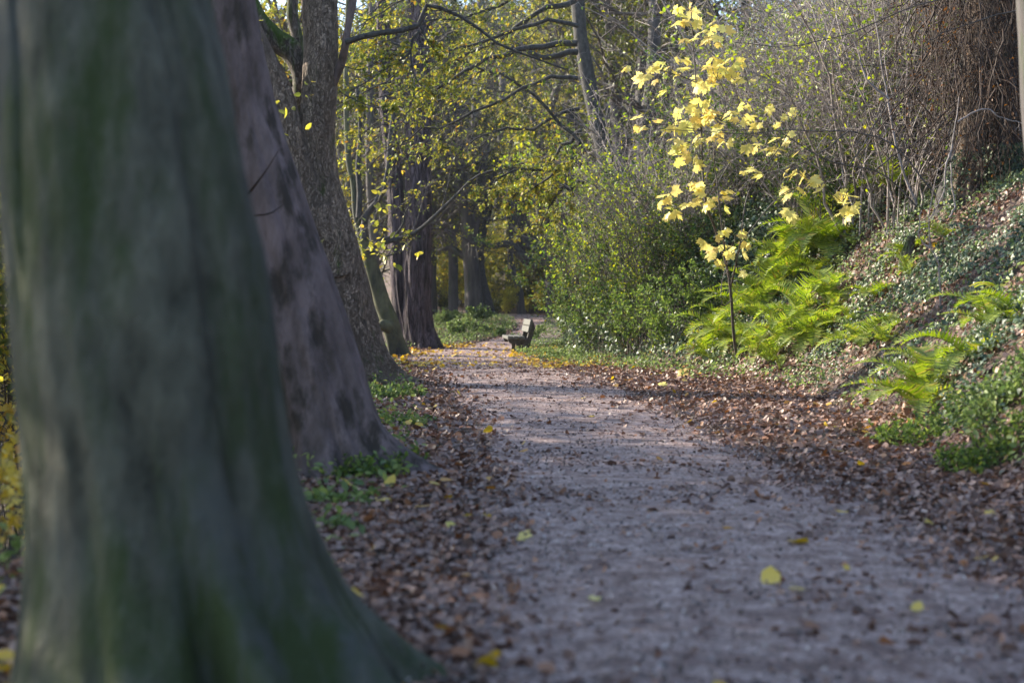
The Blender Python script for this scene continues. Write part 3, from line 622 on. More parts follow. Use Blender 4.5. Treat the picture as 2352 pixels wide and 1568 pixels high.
leafy = Stock([shrub('leafy_shrub', 'green-leaved shrub at the foot of the right bank thicket', 'green shrubs along the right bank', 110 + i, 2.3, 11, M['twig_dark'], M['green_leaf'], 3, (.06, .12), spread=.9, rad=.009, patchn=.47) for i in range(2)])
dull = Stock([shrub('evergreen_shrub', 'dull dark-green shrub behind the leafy bank shrubs', 'dark shrubs of the bank thicket', 120 + i, 3.4, 14, M['twig_dark'], M['dull_leaf'], 4, (.05, .09), spread=.6, rad=.010, patchn=.45) for i in range(2)])
rs = np.random.default_rng(77)
def on_bank(sxr, dr):
    d_ = rs.uniform(*dr); sx = rs.uniform(*sxr); return (sx - 1176) / FPX * d_, d_
for k_ in range(46):
    x, y = on_bank((1380, 2120), (22, 34)); 
    if x - foot(y) < (1.0 if (x / y * FPX + 1176) < 1600 else 2.5): continue
    bare.put(x, y, rs.uniform(0, 6.3), rs.uniform(.75, 1.2), rs)
for k_ in range(18):
    x, y = on_bank((1950, 2400), (20.5, 27))
    if x - foot(y) > 2.4: bare.put(x, y, rs.uniform(0, 6.3), rs.uniform(.7, 1.0), rs)
tall = Stock([shrub('tall_leafy_shrub', 'tall open shrub with pale yellow-green leaves leaning over the path edge', 'tall open shrubs leaning over the path', 115 + i, 4.6, 15, M['twig_dark'], M['pale_leaf'], 3, (.05, .10), spread=.6, rad=.013, patchn=.52) for i in range(2)])
for sx, dd, sc in [(1340, 33, .8), (1410, 30, .85), (1470, 27.5, .8), (1385, 36, 1.0), (1530, 27, .75), (1340, 40, 1.2)]:
    tall.put((sx - 1176) / FPX * dd, dd, rs.uniform(0, 6.3), sc, rs)
for k_ in range(40):
    x, y = on_bank((1400, 2080), (22.5, 28)); 
    if x - foot(y) > (1.0 if (x / y * FPX + 1176) < 1600 else 2.3): bare.put(x, y, rs.uniform(0, 6.3), rs.uniform(.75, 1.1), rs)
for sx, dd, sc in [(1330, 32, .6), (1370, 29.5, .7), (1420, 28, .65), (1470, 26.5, .7), (1510, 25.5, .6), (1560, 25, .65), (1310, 35, .8), (1600, 25, .55), (1440, 30, .9), (1640, 25.5, .5)]:
    leafy.put((sx - 1176) / FPX * dd, dd, rs.uniform(0, 6.3), sc, rs)
for k_ in range(16):
    x, y = on_bank((1480, 2150), (23.5, 29))
    if x - foot(y) > 2.2: dull.put(x, y, rs.uniform(0, 6.3), rs.uniform(.6, .95), rs)
for sx, dd, sc in [(1350, 31, .8), (1400, 29, .85), (1440, 27.5, .7), (1500, 27, .8), (1550, 26.5, .8), (1600, 26.5, .75), (1660, 26.5, .6), (1360, 36, 1.1), (1400, 33, 1.0), (1450, 34, 1.2), (1500, 30, .9), (1560, 28, .9), (1620, 28, .9), (1700, 28, .9), (1780, 27, .8), (1330, 42, 1.3), (1880, 28, .9), (1960, 27, .9), (1600, 33, 1.2), (1750, 34, 1.3), (1900, 34, 1.3), (2050, 32, 1.2)]:
    dull.put((sx - 1176) / FPX * dd, dd, rs.uniform(0, 6.3), sc, rs)
# yellow-green bushes beyond the bend and by the far verge
GF = 'yellow bushes beyond the far bend'
yb = Stock([shrub('yellow_bush', 'yellow-green bush under the far trees beyond the path bend', GF, 130 + i, 3.2, 12, M['twig_dark'], M['far_yellow' if i else 'far_olive'], 5, (.08, .14), spread=.8, rad=.012, patchn=.42) for i in range(2)])
for k_ in range(60):
    y = rs.uniform(61, 98); sx = rs.uniform(980, 1400); yb.put((sx - 1176) / FPX * y, y, rs.uniform(0, 6.3), rs.uniform(.6, 1.3), rs)
gbush = Stock([shrub('verge_plant', 'small green plant on the grassy verge left of the bench', 'green plants on the far verge', 140, .55, 12, M['twig_dark'], M['herb'], 2, (.05, .09), spread=1.1, rad=.004, patchn=.45)])
for sx, dd, sc in [(1045, 44, 1.0), (1060, 47, .9), (1090, 46, .8), (1120, 45, .7), (1150, 44, .7), (1185, 41, .6), (1230, 43, .6), (1030, 50, 1.1), (1100, 52, 1.2), (1080, 42, .5), (1240, 46, .6), (1160, 48, .6)]:
    gbush.put((sx - 1176) / FPX * dd, dd, rs.uniform(0, 6.3), sc, rs)
for k_ in range(34):
    y = rs.uniform(59.5, 72); sx = rs.uniform(1000, 1330); yb.put((sx - 1176) / FPX * y, y, rs.uniform(0, 6.3), rs.uniform(.22, .5), rs)
# left slope understorey: belt added to shade the path, shows at the left edge
GL = 'shrubs on the slope below the left-hand trees'
left = Stock([shrub('slope_shrub', 'twiggy shrub with yellow leaves on the slope behind the trunks', GL, 150 + i, 5.0, 20, M['twig_dark'], M['far_yellow' if i else 'far_olive'], 3, (.07, .13), spread=.7, rad=.014, patchn=.46) for i in range(2)])
LEFT_SHADE = [(-5.5 - (k_ % 3) * 1.4 + rs.uniform(-.6, .6), 8 + k_ * 1.15, rs.uniform(.95, 1.3)) for k_ in range(21)]
for x, y, sc in LEFT_SHADE: left.put(x, y, rs.uniform(0, 6.3), sc, rs)

GM = 'low yellow maple shoots left of the huge trunk'
shoot = Stock([shrub('maple_shoot', 'low maple shoot with yellow leaves on the slope left of the huge trunk', GM, 170, 1.5, 9, M['twig_dark'], M['litter_yellow'], 1, (.05, .09), spread=.8, rad=.006, k1=5, k2=2, tm=MAPLE[0], patchn=.3)])
for sx, dd, sc in [(-20, 7.5, .8), (20, 9.5, .9), (-60, 9, 1.0), (10, 12, 1.2), (-30, 14, 1.5), (25, 17, 1.7), (-5, 6.4, .5), (30, 22, 2.0)]:
    shoot.put((sx - 1176) / FPX * dd, dd, rs.uniform(0, 6.3), sc, rs)
# ------------------------------------------------------------------ maple sapling
tm = thing('maple_sapling', 'slender maple sapling with big bright yellow leaves on the right bank', 'tree', base_of(at(1690, 800, 20.5)))
DM = 19.5
stems = [[(1692, 815, 20.8), (1685, 766, 20.6), (1674, 632, 20.2), (1641, 521, 20), (1622, 470), (1613, 380), (1611, 300), (1600, 200), (1592, 100), (1585, -20)], [(1674, 632, 20.2), (1660, 540), (1648, 430), (1640, 330), (1668, 230), (1640, 170)], [(1678, 660, 20.3), (1700, 560), (1720, 440), (1790, 340), (1840, 250), (1880, 220)],
         [(1680, 690, 20.3), (1660, 700), (1658, 650), (1680, 580)], [(1611, 300), (1560, 290), (1500, 285), (1455, 290)], [(1600, 190), (1550, 170), (1500, 160), (1440, 160)], [(1720, 440), (1760, 400), (1830, 390), (1880, 420), (1935, 465)], [(1648, 430), (1600, 440), (1540, 470), (1515, 490)], [(1700, 560), (1780, 460), (1830, 430)]]
S = Soup(); SP = []
for i, s_ in enumerate(stems):
    c = crom(ats(s_, DM), 24); SP.append(c); r0 = [.024, .013, .012, .009, .007, .008, .008, .008, .008][i]; tubes(S, c[None], np.linspace(r0, max(.004, r0 * .25), 24)[None], 8)
z3 = [(750, 50, 1), (820, 80, 2), (750, 150, 2), (940, 110, 2), (960, 190, 3), (860, 150, 1), (1080, 200, 1), (830, 270, 2), (900, 270, 2), (1010, 270, 3), (800, 410, 1), (580, 460, 3), (680, 450, 2), (390, 470, 1), (540, 540, 3), (750, 510, 1), (780, 465, 1), (950, 440, 3), (1050, 450, 3), (1180, 420, 1), (1120, 440, 2), (900, 560, 4), (1000, 520, 4), (1100, 510, 3), (1240, 530, 2), (860, 600, 1), (960, 600, 2), (660, 620, 1), (750, 760, 3), (850, 740, 4), (950, 700, 3), (1000, 760, 5), (1100, 780, 3), (1150, 800, 2), (780, 840, 3), (900, 830, 3), (840, 780, 4), (950, 790, 3), (450, 860, 2), (510, 870, 1), (640, 840, 1), (660, 900, 1), (720, 880, 2), (950, 900, 2), (1050, 890, 3), (1050, 960, 2), (730, 960, 2), (780, 1000, 4), (870, 1000, 3), (840, 1080, 4), (800, 1150, 2), (1230, 720, 1), (1380, 730, 1), (1470, 800, 1), (1560, 760, 2), (1460, 860, 1), (1250, 800, 1), (1300, 860, 1), (1500, 930, 2), (1280, 970, 2), (1340, 1000, 2), (1430, 1020, 2), (1590, 1040, 1), (1170, 720, 1), (880, 1240, 2), (900, 1290, 3), (690, 1330, 2), (650, 1400, 3), (670, 1460, 2), (850, 1410, 2), (900, 1370, 3), (990, 1380, 2), (1040, 1400, 2), (1050, 1320, 1), (1100, 1310, 1), (1190, 1200, 1), (1300, 1200, 2), (1560, 1180, 4), (1640, 1220, 3), (1540, 1300, 2), (1720, 1240, 1), (1740, 1300, 1), (1520, 1450, 1), (1540, 1490, 1)]
cl = [(1306.6 + x / 3.0, y / 3.0, n_) for x, y, n_ in z3] + [(1764 + x / 3.0, y / 3.0, n_) for x, y, n_ in [(480, 1360, 2), (560, 1370, 2), (600, 1400, 1), (520, 1470, 2), (520, 1420, 2)]] + [(1274 + x * .2917, 457 + y * .2917, n_) for x, y, n_ in [(1280, 300, 2), (1340, 240, 1), (1220, 360, 2), (1440, 300, 2), (1330, 360, 1), (1380, 390, 1), (1300, 450, 2), (1390, 430, 1), (1480, 410, 1), (1520, 345, 1), (1510, 580, 1)]]
rm = np.random.default_rng(9); pos = []; 
allp = np.concatenate(SP); TW = []
for x, y, n_ in cl:
    dd = DM + rm.normal() * .25; c0 = at(x, y, dd)
    for j in range(n_ + int(n_ > 1) + int(rm.random() < .5)): pos.append(c0 + rm.normal(size=3) * np.array([.07, .12, .04]) * (n_ > 1))
    dist = np.linalg.norm(allp - c0 + np.array([0, 0, .15]), axis=1); a_ = allp[np.argmin(dist)]
    TW.append(np.linspace(0, 1, 7)[:, None] * (c0 - a_) + a_ + np.sin(np.linspace(0, pi, 7))[:, None] * np.array([0, 0, .05 + .1 * rm.random()]) + rm.normal(size=(7, 3)) * .008)
TW = np.array(TW); tubes(S, TW, np.broadcast_to(np.linspace(.0045, .002, 7), (len(TW), 7)), 4)
tm_tr = S.build('trunk', M['twig_dark'], tm, True)
pos = np.array(pos); q = len(pos); dv = norm(rm.normal(size=(q, 3)) * np.array([1, .5, .35]) + np.array([0, -.15, -.45])); nn = norm(np.array([-.35, -.3, .75]) + rm.normal(size=(q, 3)) * .4)
S = Soup(); vv = rm.random(q); ch = rm.integers(0, 3, q); sz = rm.uniform(.10, .185, q)
for i in range(3):
    m_ = ch == i; place(S, MAPLE[i], pos[m_], frames(dv[m_], nn[m_]), sz[m_], vv[m_])
S.build('crown', M['maple_leaf'], tm)

# ------------------------------------------------------------------ ferns
def frond_mesh(S, base, az, ln, rise, arch, r, width=.16, pin=24):
    s = np.linspace(0, 1, pin * 1 + 1); hd = np.array([cos(az), sin(az), 0]); sd = np.array([-sin(az), cos(az), 0])
    ang = rise - arch * s; dx = np.cumsum(np.cos(ang)) * ln / len(s); dz = np.cumsum(np.sin(ang)) * ln / len(s)
    P = base + hd * dx[:, None] + np.array([0, 0, 1]) * dz[:, None] + sd * (s ** 2 * r.normal() * .1)[:, None]
    tubes(S, P[None], (.004 * (1 - .8 * s))[None], 4)
    T = norm(np.gradient(P, axis=0)); nrm_ = norm(np.cross(T, sd) * -1)
    env = np.sin(np.clip(s * 1.02 + .04, 0, 1) ** .75 * pi) ** .8
    for sg in (-1, 1):
        m = slice(3, len(s)); q = len(s) - 3; L_ = width * ln * 1.7 * env[m] * r.uniform(.85, 1.1, q) + .005
        dirp = norm(sd * sg + T[m] * .45 + nrm_[m] * -.12 + r.normal(size=(q, 3)) * .05)
        w = ln / pin * .42
        a0 = P[m] - T[m] * w; a1 = P[m] + T[m] * w; mid = P[m] + dirp * L_[:, None] * .55; tip = P[m] + dirp * L_[:, None] + nrm_[m] * -.15 * L_[:, None]
        # toothed pinna: base quad, middle quad, tip
        V = np.stack([a0, a1, mid + T[m] * w * .8, mid - T[m] * w * .8, tip], 1).reshape(-1, 3); b = np.arange(q)[:, None] * 5
        v = np.repeat(np.clip(r.normal(.5, .2, q), 0, 1), 5)
        c = S.c; S.add(V, b + np.array([[0, 1, 2, 3]]), v); S.l.append((b + np.array([[3, 2, 4]]) + c).ravel()); S.n.append(np.full(q, 3))
def fern(label, px, py, ln, nf, d=None, seed=0, az=(0, 6.28), rise=(.7, 1.3), group=None, gp=None, mat=None):
    r = np.random.default_rng(seed); g = gp if gp is not None else hitground(px, py, 4, 40)
    t = thing('fern', label, 'fern', g, group)
    for i in range(nf):
        S = Soup(); ln_ = ln * 1.25; a_ = az[0] + (az[1] - az[0]) * (i + r.random() * .6) / nf
        frond_mesh(S, np.array(g) + r.normal(size=3) * .02, a_, ln_ * r.uniform(.7, 1.1), r.uniform(*rise), r.uniform(1.3, 2.2), r); S.build('frond', mat or M['fern'], t)
    return t
W_, E_ = pi, 0
fern('tall arching fern below the yellow maple leaves at the crest of the bank', 1895, 585, 1.05, 11, seed=1, az=(1.6, 5.6))
fern('green fern with drooping fronds to the right of the tall arching fern', 1880, 640, .8, 9, seed=2, az=(0, 6.2))
fern('wide spreading fern halfway down the bank beside the maple stem', 1755, 705, .9, 10, seed=3, az=(1.5, 5.5))
fern('bright fern wrapped around the maple stem', 1700, 715, .75, 9, seed=4)
fern('low feathery fern hanging over the leaf litter at the foot of the bank', 1695, 790, .8, 9, seed=5, az=(2, 5))
fern('glossy strap-leaved fern at the foot of the maple stem', 1712, 800, .45, 10, seed=6)
fern('hanging fern with yellow leaves above it on the open bank slope', 1870, 770, .65, 8, seed=7, az=(3, 6), rise=(.2, .8))
fern('small bright fern tuft on the mossy stump high on the bank', 2080, 590, .45, 9, seed=8)
fern('small fern on the bare litter slope below the mossy stump', 2010, 690, .45, 8, seed=9)
fern('little fern beside the grey tree foot at the top of the bank', 2170, 550, .4, 8, seed=10)
fern('large blurred fern in front with fronds reaching over the litter', 2150, 880, .75, 12, seed=11)
fern('yellow-green fern low at the edge of the litter, front of the bank', 2120, 945, .6, 12, seed=12)
fern('dark green fern behind the large blurred fern', 2230, 830, .6, 10, seed=13)
fern('fern at the right edge of the picture under the strap-leaved plant', 2330, 730, .5, 10, seed=14)
fern('fern among the thicket stems with sunlit fronds', 2040, 430, .8, 9, seed=15, gp=at(2040, 440, 22))
fern('fern half hidden behind bare twigs above the arching fern', 2020, 360, .8, 9, seed=16, gp=at(2030, 380, 23))
fp = fern('green fern growing out of the ivy and litter on the bank slope', 1980, 800, .6, 10, seed=40, rise=(.8, 1.45), group='ferns scattered over the bank slope', mat=M['fern_pale'])
rf_ = np.random.default_rng(43)
for px, py, sc in [(1640, 800, 1.0), (1665, 770, 1.0), (1740, 740, 1.1), (1780, 690, 1.2), (1800, 660, 1.3), (1830, 620, 1.3), (1880, 560, 1.4), (1905, 590, 1.1), (1730, 820, .9), (1790, 790, 1.0), (1840, 740, 1.1), (1850, 800, .9), (1770, 840, .8), (1620, 830, .8), (1900, 700, .9)]:
    g = hitground(px, py, 7, 30); dup(fp, (g[0], g[1], g[2]), rf_.uniform(0, 6.3), (sc * 1.15, sc * 1.15, sc * 1.5))
for k_ in range(9):
    sx = rf_.uniform(1900, 2340); sy = rf_.uniform(max(560, 900 - (sx - 1500) * .5), 800 + (sx - 1660) * .32)
    g = hitground(sx, sy, 7, 30); dup(fp, (g[0], g[1], g[2]), rf_.uniform(0, 6.3), (float(rf_.uniform(.4, 1.1)),) * 2 + (float(rf_.uniform(.5, 1.0)),))
# strap fern at right edge
r_ = np.random.default_rng(4); g = hitground(2300, 680, 4, 30); t = thing('strap_fern', 'fern with broad undivided strap leaves at the right edge of the bank', 'fern', g)
for i in range(12):
    a_ = r_.uniform(0, 6.3); ln = r_.uniform(.25, .42); s = np.linspace(0, 1, 9); hd = np.array([cos(a_), sin(a_), 0]); sd = np.array([-sin(a_), cos(a_), 0]); ang = 1.1 - 1.6 * s
    P = g + hd * (np.cumsum(np.cos(ang)) * ln / 9)[:, None] + np.array([0, 0, 1]) * (np.cumsum(np.sin(ang)) * ln / 9)[:, None]; w = .028 * np.sin(np.clip(s + .08, 0, 1) * pi * .97) + .002
    V = np.stack([P - sd * w[:, None] + [0, 0, .006], P, P + sd * w[:, None] + [0, 0, .006]], 1).reshape(-1, 3); F = []
    for j in range(8): F += [(j * 3, j * 3 + 1, j * 3 + 4, j * 3 + 3), (j * 3 + 1, j * 3 + 2, j * 3 + 5, j * 3 + 4)]
    S = Soup(); S.add(V, np.array(F), r_.uniform(.3, .9)); S.build('leaf_blade', M['fern'], t)
# herb clumps round the left trunks
def clump(name, label, px, py, rad_, h, n_, size, seed, mat, d=None, cat='plant'):
    r = np.random.default_rng(seed); g = hitground(px, py, 3, 40); t = thing(name, label, cat, g)
    a = r.uniform(0, 6.3, n_); rr_ = rad_ * np.sqrt(r.random(n_)); b = np.stack([g[0] + rr_ * np.cos(a), g[1] + rr_ * np.sin(a), 0 * a], -1); b[:, 2] = hgt(b[:, 0], b[:, 1]) - .01
    e = b + np.stack([r.normal(size=n_) * h * .5, r.normal(size=n_) * h * .5, h * r.uniform(.4, 1.1, n_)], -1); s = np.linspace(0, 1, 5)[None, :, None]
    P = b[:, None] * (1 - s) + e[:, None] * s; P[..., 2] += .06 * h * np.sin(s[..., 0] * pi)
    S = Soup(); tubes(S, P, np.full((n_, 5), .0018), 3); S.build('stems', M['twig_dark'], t)
    S = Soup(); leaves_on(S, P, 9, size, r=r, tr=(.25, 1), spread=1.2); S.build('foliage', mat, t)
clump('herb_clump', 'dark green feathery plants round the foot of the leaning flaky tree', 830, 1095, .30, .16, 110, (.03, .055), 1, M['green_leaf'])
clump('herb_clump', 'green plants spilling right of the leaning flaky tree foot', 905, 1065, .22, .12, 60, (.03, .05), 2, M['green_leaf'])
clump('herb_clump', 'small green plants between huge trunk and yellow fallen leaf', 790, 1160, .22, .08, 60, (.03, .05), 3, M['herb'])
clump('herb_clump', 'pale weeds beside the edge of the huge dark trunk', 755, 1220, .14, .06, 36, (.025, .04), 4, M['herb'])
clump('herb_clump', 'bright green weeds at the foot of the forked tree', 880, 915, .5, .16, 130, (.04, .07), 5, M['herb'])
clump('herb_clump', 'bright weeds in litter just below the forked tree', 895, 975, .4, .1, 80, (.035, .06), 6, M['herb'])
clump('herb_clump', 'dense green weeds at the bottom right foot of the bank', 2290, 1060, .35, .2, 170, (.03, .05), 7, M['green_leaf'])
clump('herb_clump', 'green weeds spreading below the blurred ferns', 2150, 1000, .5, .18, 190, (.03, .055), 8, M['green_leaf'])
clump('herb_clump', 'tall weeds at the right edge of the bank', 2330, 930, .4, .25, 170, (.035, .06), 9, M['herb'])
clump('herb_clump', 'bright green weeds where the shrubs meet the path past the litter', 1330, 820, .9, .2, 200, (.04, .07), 10, M['herb'])

# ------------------------------------------------------------------ dark ivy-clad tree at upper right
d = 19.5
tr_ = thing('thicket_tree', 'dark old tree wrapped in hanging brown twigs at the top of the bank', 'tree', base_of(at(2240, 480, d)))
S = Soup(); trunk(S, ats([(2205, 520), (2212, 470), (2222, 400), (2232, 320), (2245, 200), (2255, 60), (2262, -100), (2270, -500)], d), [.28, .22, .19, .19, .2, .21, .2, .15], rings=90, k=40, flare=.15, seed=4, ridge=.1); S.build('trunk', M['bark_rough'], tr_, True)
S = Soup(); trunk(S, ats([(2175, 510), (2180, 450), (2200, 380), (2215, 250), (2235, 100)], d + .5), [.22, .18, .16, .15, .14], rings=50, k=24, ridge=.1, seed=6); S.build('stem', M['bark_dark'], tr_, True)
S = Soup(); trunk(S, ats([(2300, 480), (2298, 420), (2290, 330), (2300, 200), (2310, 50), (2315, -200)], d + .4), [.26, .2, .18, .2, .22, .2], rings=60, k=30, ridge=.1, seed=7); S.build('stem', M['bark_dark'], tr_, True)
rh = np.random.default_rng(12); n_ = 560; cx = rh.normal(2250, 62, n_); top = rh.uniform(-420, 200, n_); dd = d + rh.normal(size=n_) * .75
P = np.zeros((n_, 8, 3)); s = np.linspace(0, 1, 8); ln = rh.uniform(120, 420, n_)
for i in range(n_):
    P[i] = np.array([at(cx[i] + (s_ * (cx[i] - 2245) * .25), min(top[i] + ln[i] * s_, 400 + rh.normal() * 30), dd[i]) for s_ in s])
P += np.cumsum(rh.normal(size=P.shape) * .085 + rh.normal(size=(n_, 1, 3)) * np.array([.05, .05, 0]), 1); S = Soup(); R = np.linspace(.011, .004, 8)[None] * rh.uniform(.4, 1.3, n_)[:, None]; tubes(S, P, R, 4)
c1, q1 = grow(P, np.array(R), 5, (.2, .5), ang=(15, 70), r=rh, wob=.6, rmin=.003); tubes(S, c1, q1, 3); S.build('hanging_twigs', M['twig_brown'], tr_, True)
S = Soup(); leaves_on(S, c1, 1, (.03, .06), r=rh, patch=lambda p: fbm(p, 2, 3) > .5); S.build('dead_leaves', M['brown_leaf'], tr_)
S = Soup(); n_ = 2600; q = np.stack([rh.uniform(2170, 2350, n_), rh.uniform(330, 500, n_), d + rh.uniform(-.35, .2, n_)], 1); pos = np.array([at(*x) for x in q]); nn = norm(np.array([-.5, -.8, .4]) + rh.normal(size=(n_, 3)) * .4)
keep = (fbm(pos, 2.4, 6) > .5); place(S, IVY, pos[keep], frames(norm(np.cross(nn[keep], rh.normal(size=(keep.sum(), 3)))), nn[keep]), rh.uniform(.04, .07, keep.sum()), rh.random(keep.sum())); S.build('ivy', M['ivy'], tr_)
# near blurred trunk at the top right corner
te = thing('edge_tree', 'pale blurred trunk edge at the upper right corner', 'tree', base_of(at(2440, 800, 10)))
S = Soup(); trunk(S, ats([(2470, 900), (2450, 600), (2425, 300), (2408, 100), (2398, 0), (2385, -300)], 10), [.3, .25, .22, .2, .19, .18], rings=60, k=40); S.build('trunk', M['bark_far'], te, True)
# long dark arching twigs in front of the bank (a bare sapling each)
def wand(label, paths, d, mat, r0=.012, kids=5, seed=0, name='bare_sapling'):
    r = np.random.default_rng(seed); c0 = ats(paths[0], d); t = thing(name, label, 'sapling', c0[0]); S = Soup(); PP = []
    for i, p in enumerate(paths):
        c = crom(ats(p, d), 22); c[1:] += np.cumsum(r.normal(size=(21, 3)) * .006, 0); PP.append(c); tubes(S, c[None], np.linspace(r0, r0 * .3, 22)[None], 6)
    PP = np.array(PP); c1, q1 = grow(PP, np.full(PP.shape[:2], r0 * .5), kids, (.1, .3), ang=(20, 60), r=r, wob=.25, rmin=.002); tubes(S, c1, q1, 3); c2, q2 = grow(c1, q1, 3, (.3, .6), r=r, rmin=.0015); tubes(S, c2, q2, 3)
    S.build('stem', mat, t, True); return t
wand('bare arching sapling whose dark stem sweeps left across the maple leaves', [[(2105, 475), (2060, 425), (2010, 392), (1950, 382), (1880, 360), (1800, 310), (1760, 300), (1640, 303)], [(2010, 392), (2060, 350), (2140, 300), (2200, 240), (2250, 260)], [(1950, 382), (1980, 340), (2010, 280), (2060, 200), (2090, 150)]], 18.6, M['twig_dark'], seed=1)
wand('tall pale bare sapling rising straight through the thicket', [[(2105, 470), (2080, 400), (2055, 300), (2045, 230), (2030, 150), (2020, 60), (2005, -40)], [(2045, 230), (2000, 190), (1980, 140), (1960, 90)]], 19, M['twig'], r0=.02, seed=2)
wand('crooked pale sapling in front of the dark ivy tree', [[(2180, 500), (2190, 470), (2180, 420), (2188, 330), (2210, 225)], [(2188, 330), (2170, 380), (2165, 440), (2130, 500)], [(2200, 280), (2260, 250), (2300, 270), (2352, 290)]], 17.5, M['twig'], r0=.014, seed=3)
wand('thin leafless sapling standing on the litter slope', [[(2160, 700), (2158, 640), (2150, 600), (2135, 570), (2128, 520), (2135, 440), (2145, 380)], [(2135, 570), (2120, 540), (2125, 480)]], 15.5, M['twig'], r0=.011, seed=4)
wand('long dark twig reaching left from the top right corner', [[(2420, -60), (2300, -20), (2150, 0), (2050, 30), (1960, 70), (1880, 90), (1800, 100), (1700, 90)], [(2352, 20), (2200, 60), (2120, 90)]], 16, M['twig_dark'], r0=.012, seed=5)
wand('dark twig stretching left at mid-height over the ferns', [[(2150, 450), (2050, 330), (1950, 300), (1880, 300), (1800, 298), (1720, 310), (1600, 305), (1500, 300)], [(1950, 300), (1900, 340), (1820, 380), (1780, 390)]], 18.2, M['twig_dark'], r0=.012, seed=6)
wand('dry brown seed stalk standing on the verge left of the bench', [[(1166, 772), (1163, 755), (1160, 740), (1158, 728)], [(1160, 740), (1154, 732), (1152, 726)]], 36.5, M['twig'], r0=.006, kids=3, seed=7, name='seed_stalk')
# mossy stump on bank
g = hitground(2080, 615, 8, 30); t = thing('mossy_stump', 'short moss-covered stump leaning on the bank slope', 'stump', g)
S = Soup(); C_ = trunk(S, [g - np.array([0, 0, .1]), g + [0, 0, .1], g + [.05, 0, .3], g + [.08, 0, .42]], [.11, .09, .07, .05], rings=24, k=24, lump=.15); tp = C_[-1, :3]
trunk(S, [tp - [0, 0, .03], tp + [0, 0, .004], tp + [0, 0, .012]], [.06, .045, .003], rings=6, k=24, lump=.05); S.build('wood', M['bark_mossy'], t, True)

# ------------------------------------------------------------------ bench
bm = barkmat('bench_wood', (.075, .075, .068), (.14, .14, .125), None, scale=30, stretch=1, bump=.12, rough=.6)
bs = barkmat('bench_support', (.05, .048, .045), (.085, .08, .075), None, scale=20, stretch=1, bump=.1, rough=.7)
B0 = at(1212, 808, 34.0); B0 = np.array([B0[0], B0[1], float(hgt(B0[0], B0[1])) + .01])
bench = thing('park_bench', 'dark heavy plank bench facing the path, its backrest front lit by the sun', 'bench', B0)
ang = radians(5.5); AX = np.array([-sin(ang), cos(ang), 0]); FR = np.array([-cos(ang), -sin(ang), 0]); ZZ = np.array([0, 0, 1.0])
KS = 1.1e-3
def pf(x, y): return (1200 - x) * KS, (1195 - y) * KS * 1.1
import bmesh
def extrude(name, poly, a0, a1, mat, bev=.008):
    b = bmesh.new(); O = B0
    def w(u_, z_, a_): return FR * u_ + ZZ * z_ + AX * a_
    v0 = [b.verts.new(w(u_, z_, a0)) for u_, z_ in poly]; v1 = [b.verts.new(w(u_, z_, a1)) for u_, z_ in poly]; n_ = len(poly)
    b.faces.new(v0); b.faces.new(v1[::-1])
    for i in range(n_): b.faces.new((v0[i], v1[i], v1[(i + 1) % n_], v0[(i + 1) % n_]))
    bmesh.ops.recalc_face_normals(b, faces=b.faces)
    ed_ = [e for e in b.edges if len(e.link_faces) == 2 and e.calc_face_angle(0) > .6]
    bmesh.ops.bevel(b, geom=ed_, offset=bev, segments=2, affect='EDGES', profile=.5)
    me = bpy.data.meshes.new(name); b.to_mesh(me); b.free(); me.materials.append(mat)
    o = bpy.data.objects.new(name, me); COL.objects.link(o); o.parent = bench; return o
sup = [(925, 1230), (940, 1185), (962, 1150), (968, 1090), (958, 1010), (932, 988), (840, 985), (795, 958), (777, 915), (777, 908), (1150, 912), (1190, 893), (1222, 800), (1262, 640), (1278, 560), (1305, 560), (1345, 575), (1372, 680), (1305, 900), (1228, 1100), (1222, 1230), (1132, 1230), (1130, 1100), (1130, 1025), (1112, 994), (1075, 990), (1052, 1012), (1054, 1100), (1062, 1230)]
for a0 in (.10, 1.31): extrude('support', [pf(*p) for p in sup], a0, a0 + .09, bs, .006)
for x0, x1 in ((765, 886), (896, 1004), (1014, 1142)):
    u1, z1 = pf(x0, 842); u0, z0 = pf(x1, 905); extrude('seat_plank', [(u1, z0), (u1, z1), (u0, z1), (u0, z0)], 0, 1.5, bm, .012)
for (xb, yb, xt, yt) in ((1197, 762, 1229, 640), (1232, 630, 1264, 508)):
    ub, zb = pf(xb, yb); ut, zt = pf(xt, yt); dx, dz = ut - ub, zt - zb; L_ = math.hypot(dx, dz); nx_, nz_ = -dz / L_ * .0, 0
    ox, oz = -(dz / L_) * .07, (dx / L_) * .07
    extrude('back_plank', [(ub, zb), (ut, zt), (ut + ox, zt + oz), (ub + ox, zb + oz)], 0, 1.5, bm, .012)

# ------------------------------------------------------------------ hero fallen leaves
ml = [(880, 1168, .10, 'large orange-yellow maple leaf lying beside the huge trunk', 0), (737, 1145, .09, 'curled yellow leaf against the huge trunk in the green plants', 0), (805, 1127, .09, 'yellow leaf resting on the green plants below the leaning tree', 0),
      (1190, 1252, .07, 'small orange leaf alone on the gravel near the litter edge', 3), (1025, 1223, .05, 'green-yellow leaf lying in the left litter', 3), (1358, 1405, .045, 'greenish leaf in the middle of the near path', 3), (2262, 1200, .06, 'yellow leaf at the right path edge below the weeds', 1),
      (2138, 1217, .05, 'orange-yellow leaf at the right edge of the gravel', 1), (1555, 868, .2, 'big bright maple leaf lying sunlit at the foot of the bank', 2), (1580, 880, .15, 'pale maple leaf overlapping the big sunlit one', 2), (1512, 892, .13, 'pale curled leaf left of the sunlit maple leaves', 2),
      (1920, 1048, .07, 'orange leaf standing on edge in the right litter', 0), (1830, 1380, .05, 'pale dry leaf on the near path to the right', 2), (1940, 1330, .04, 'small tan leaf far right on the near path', 0)]
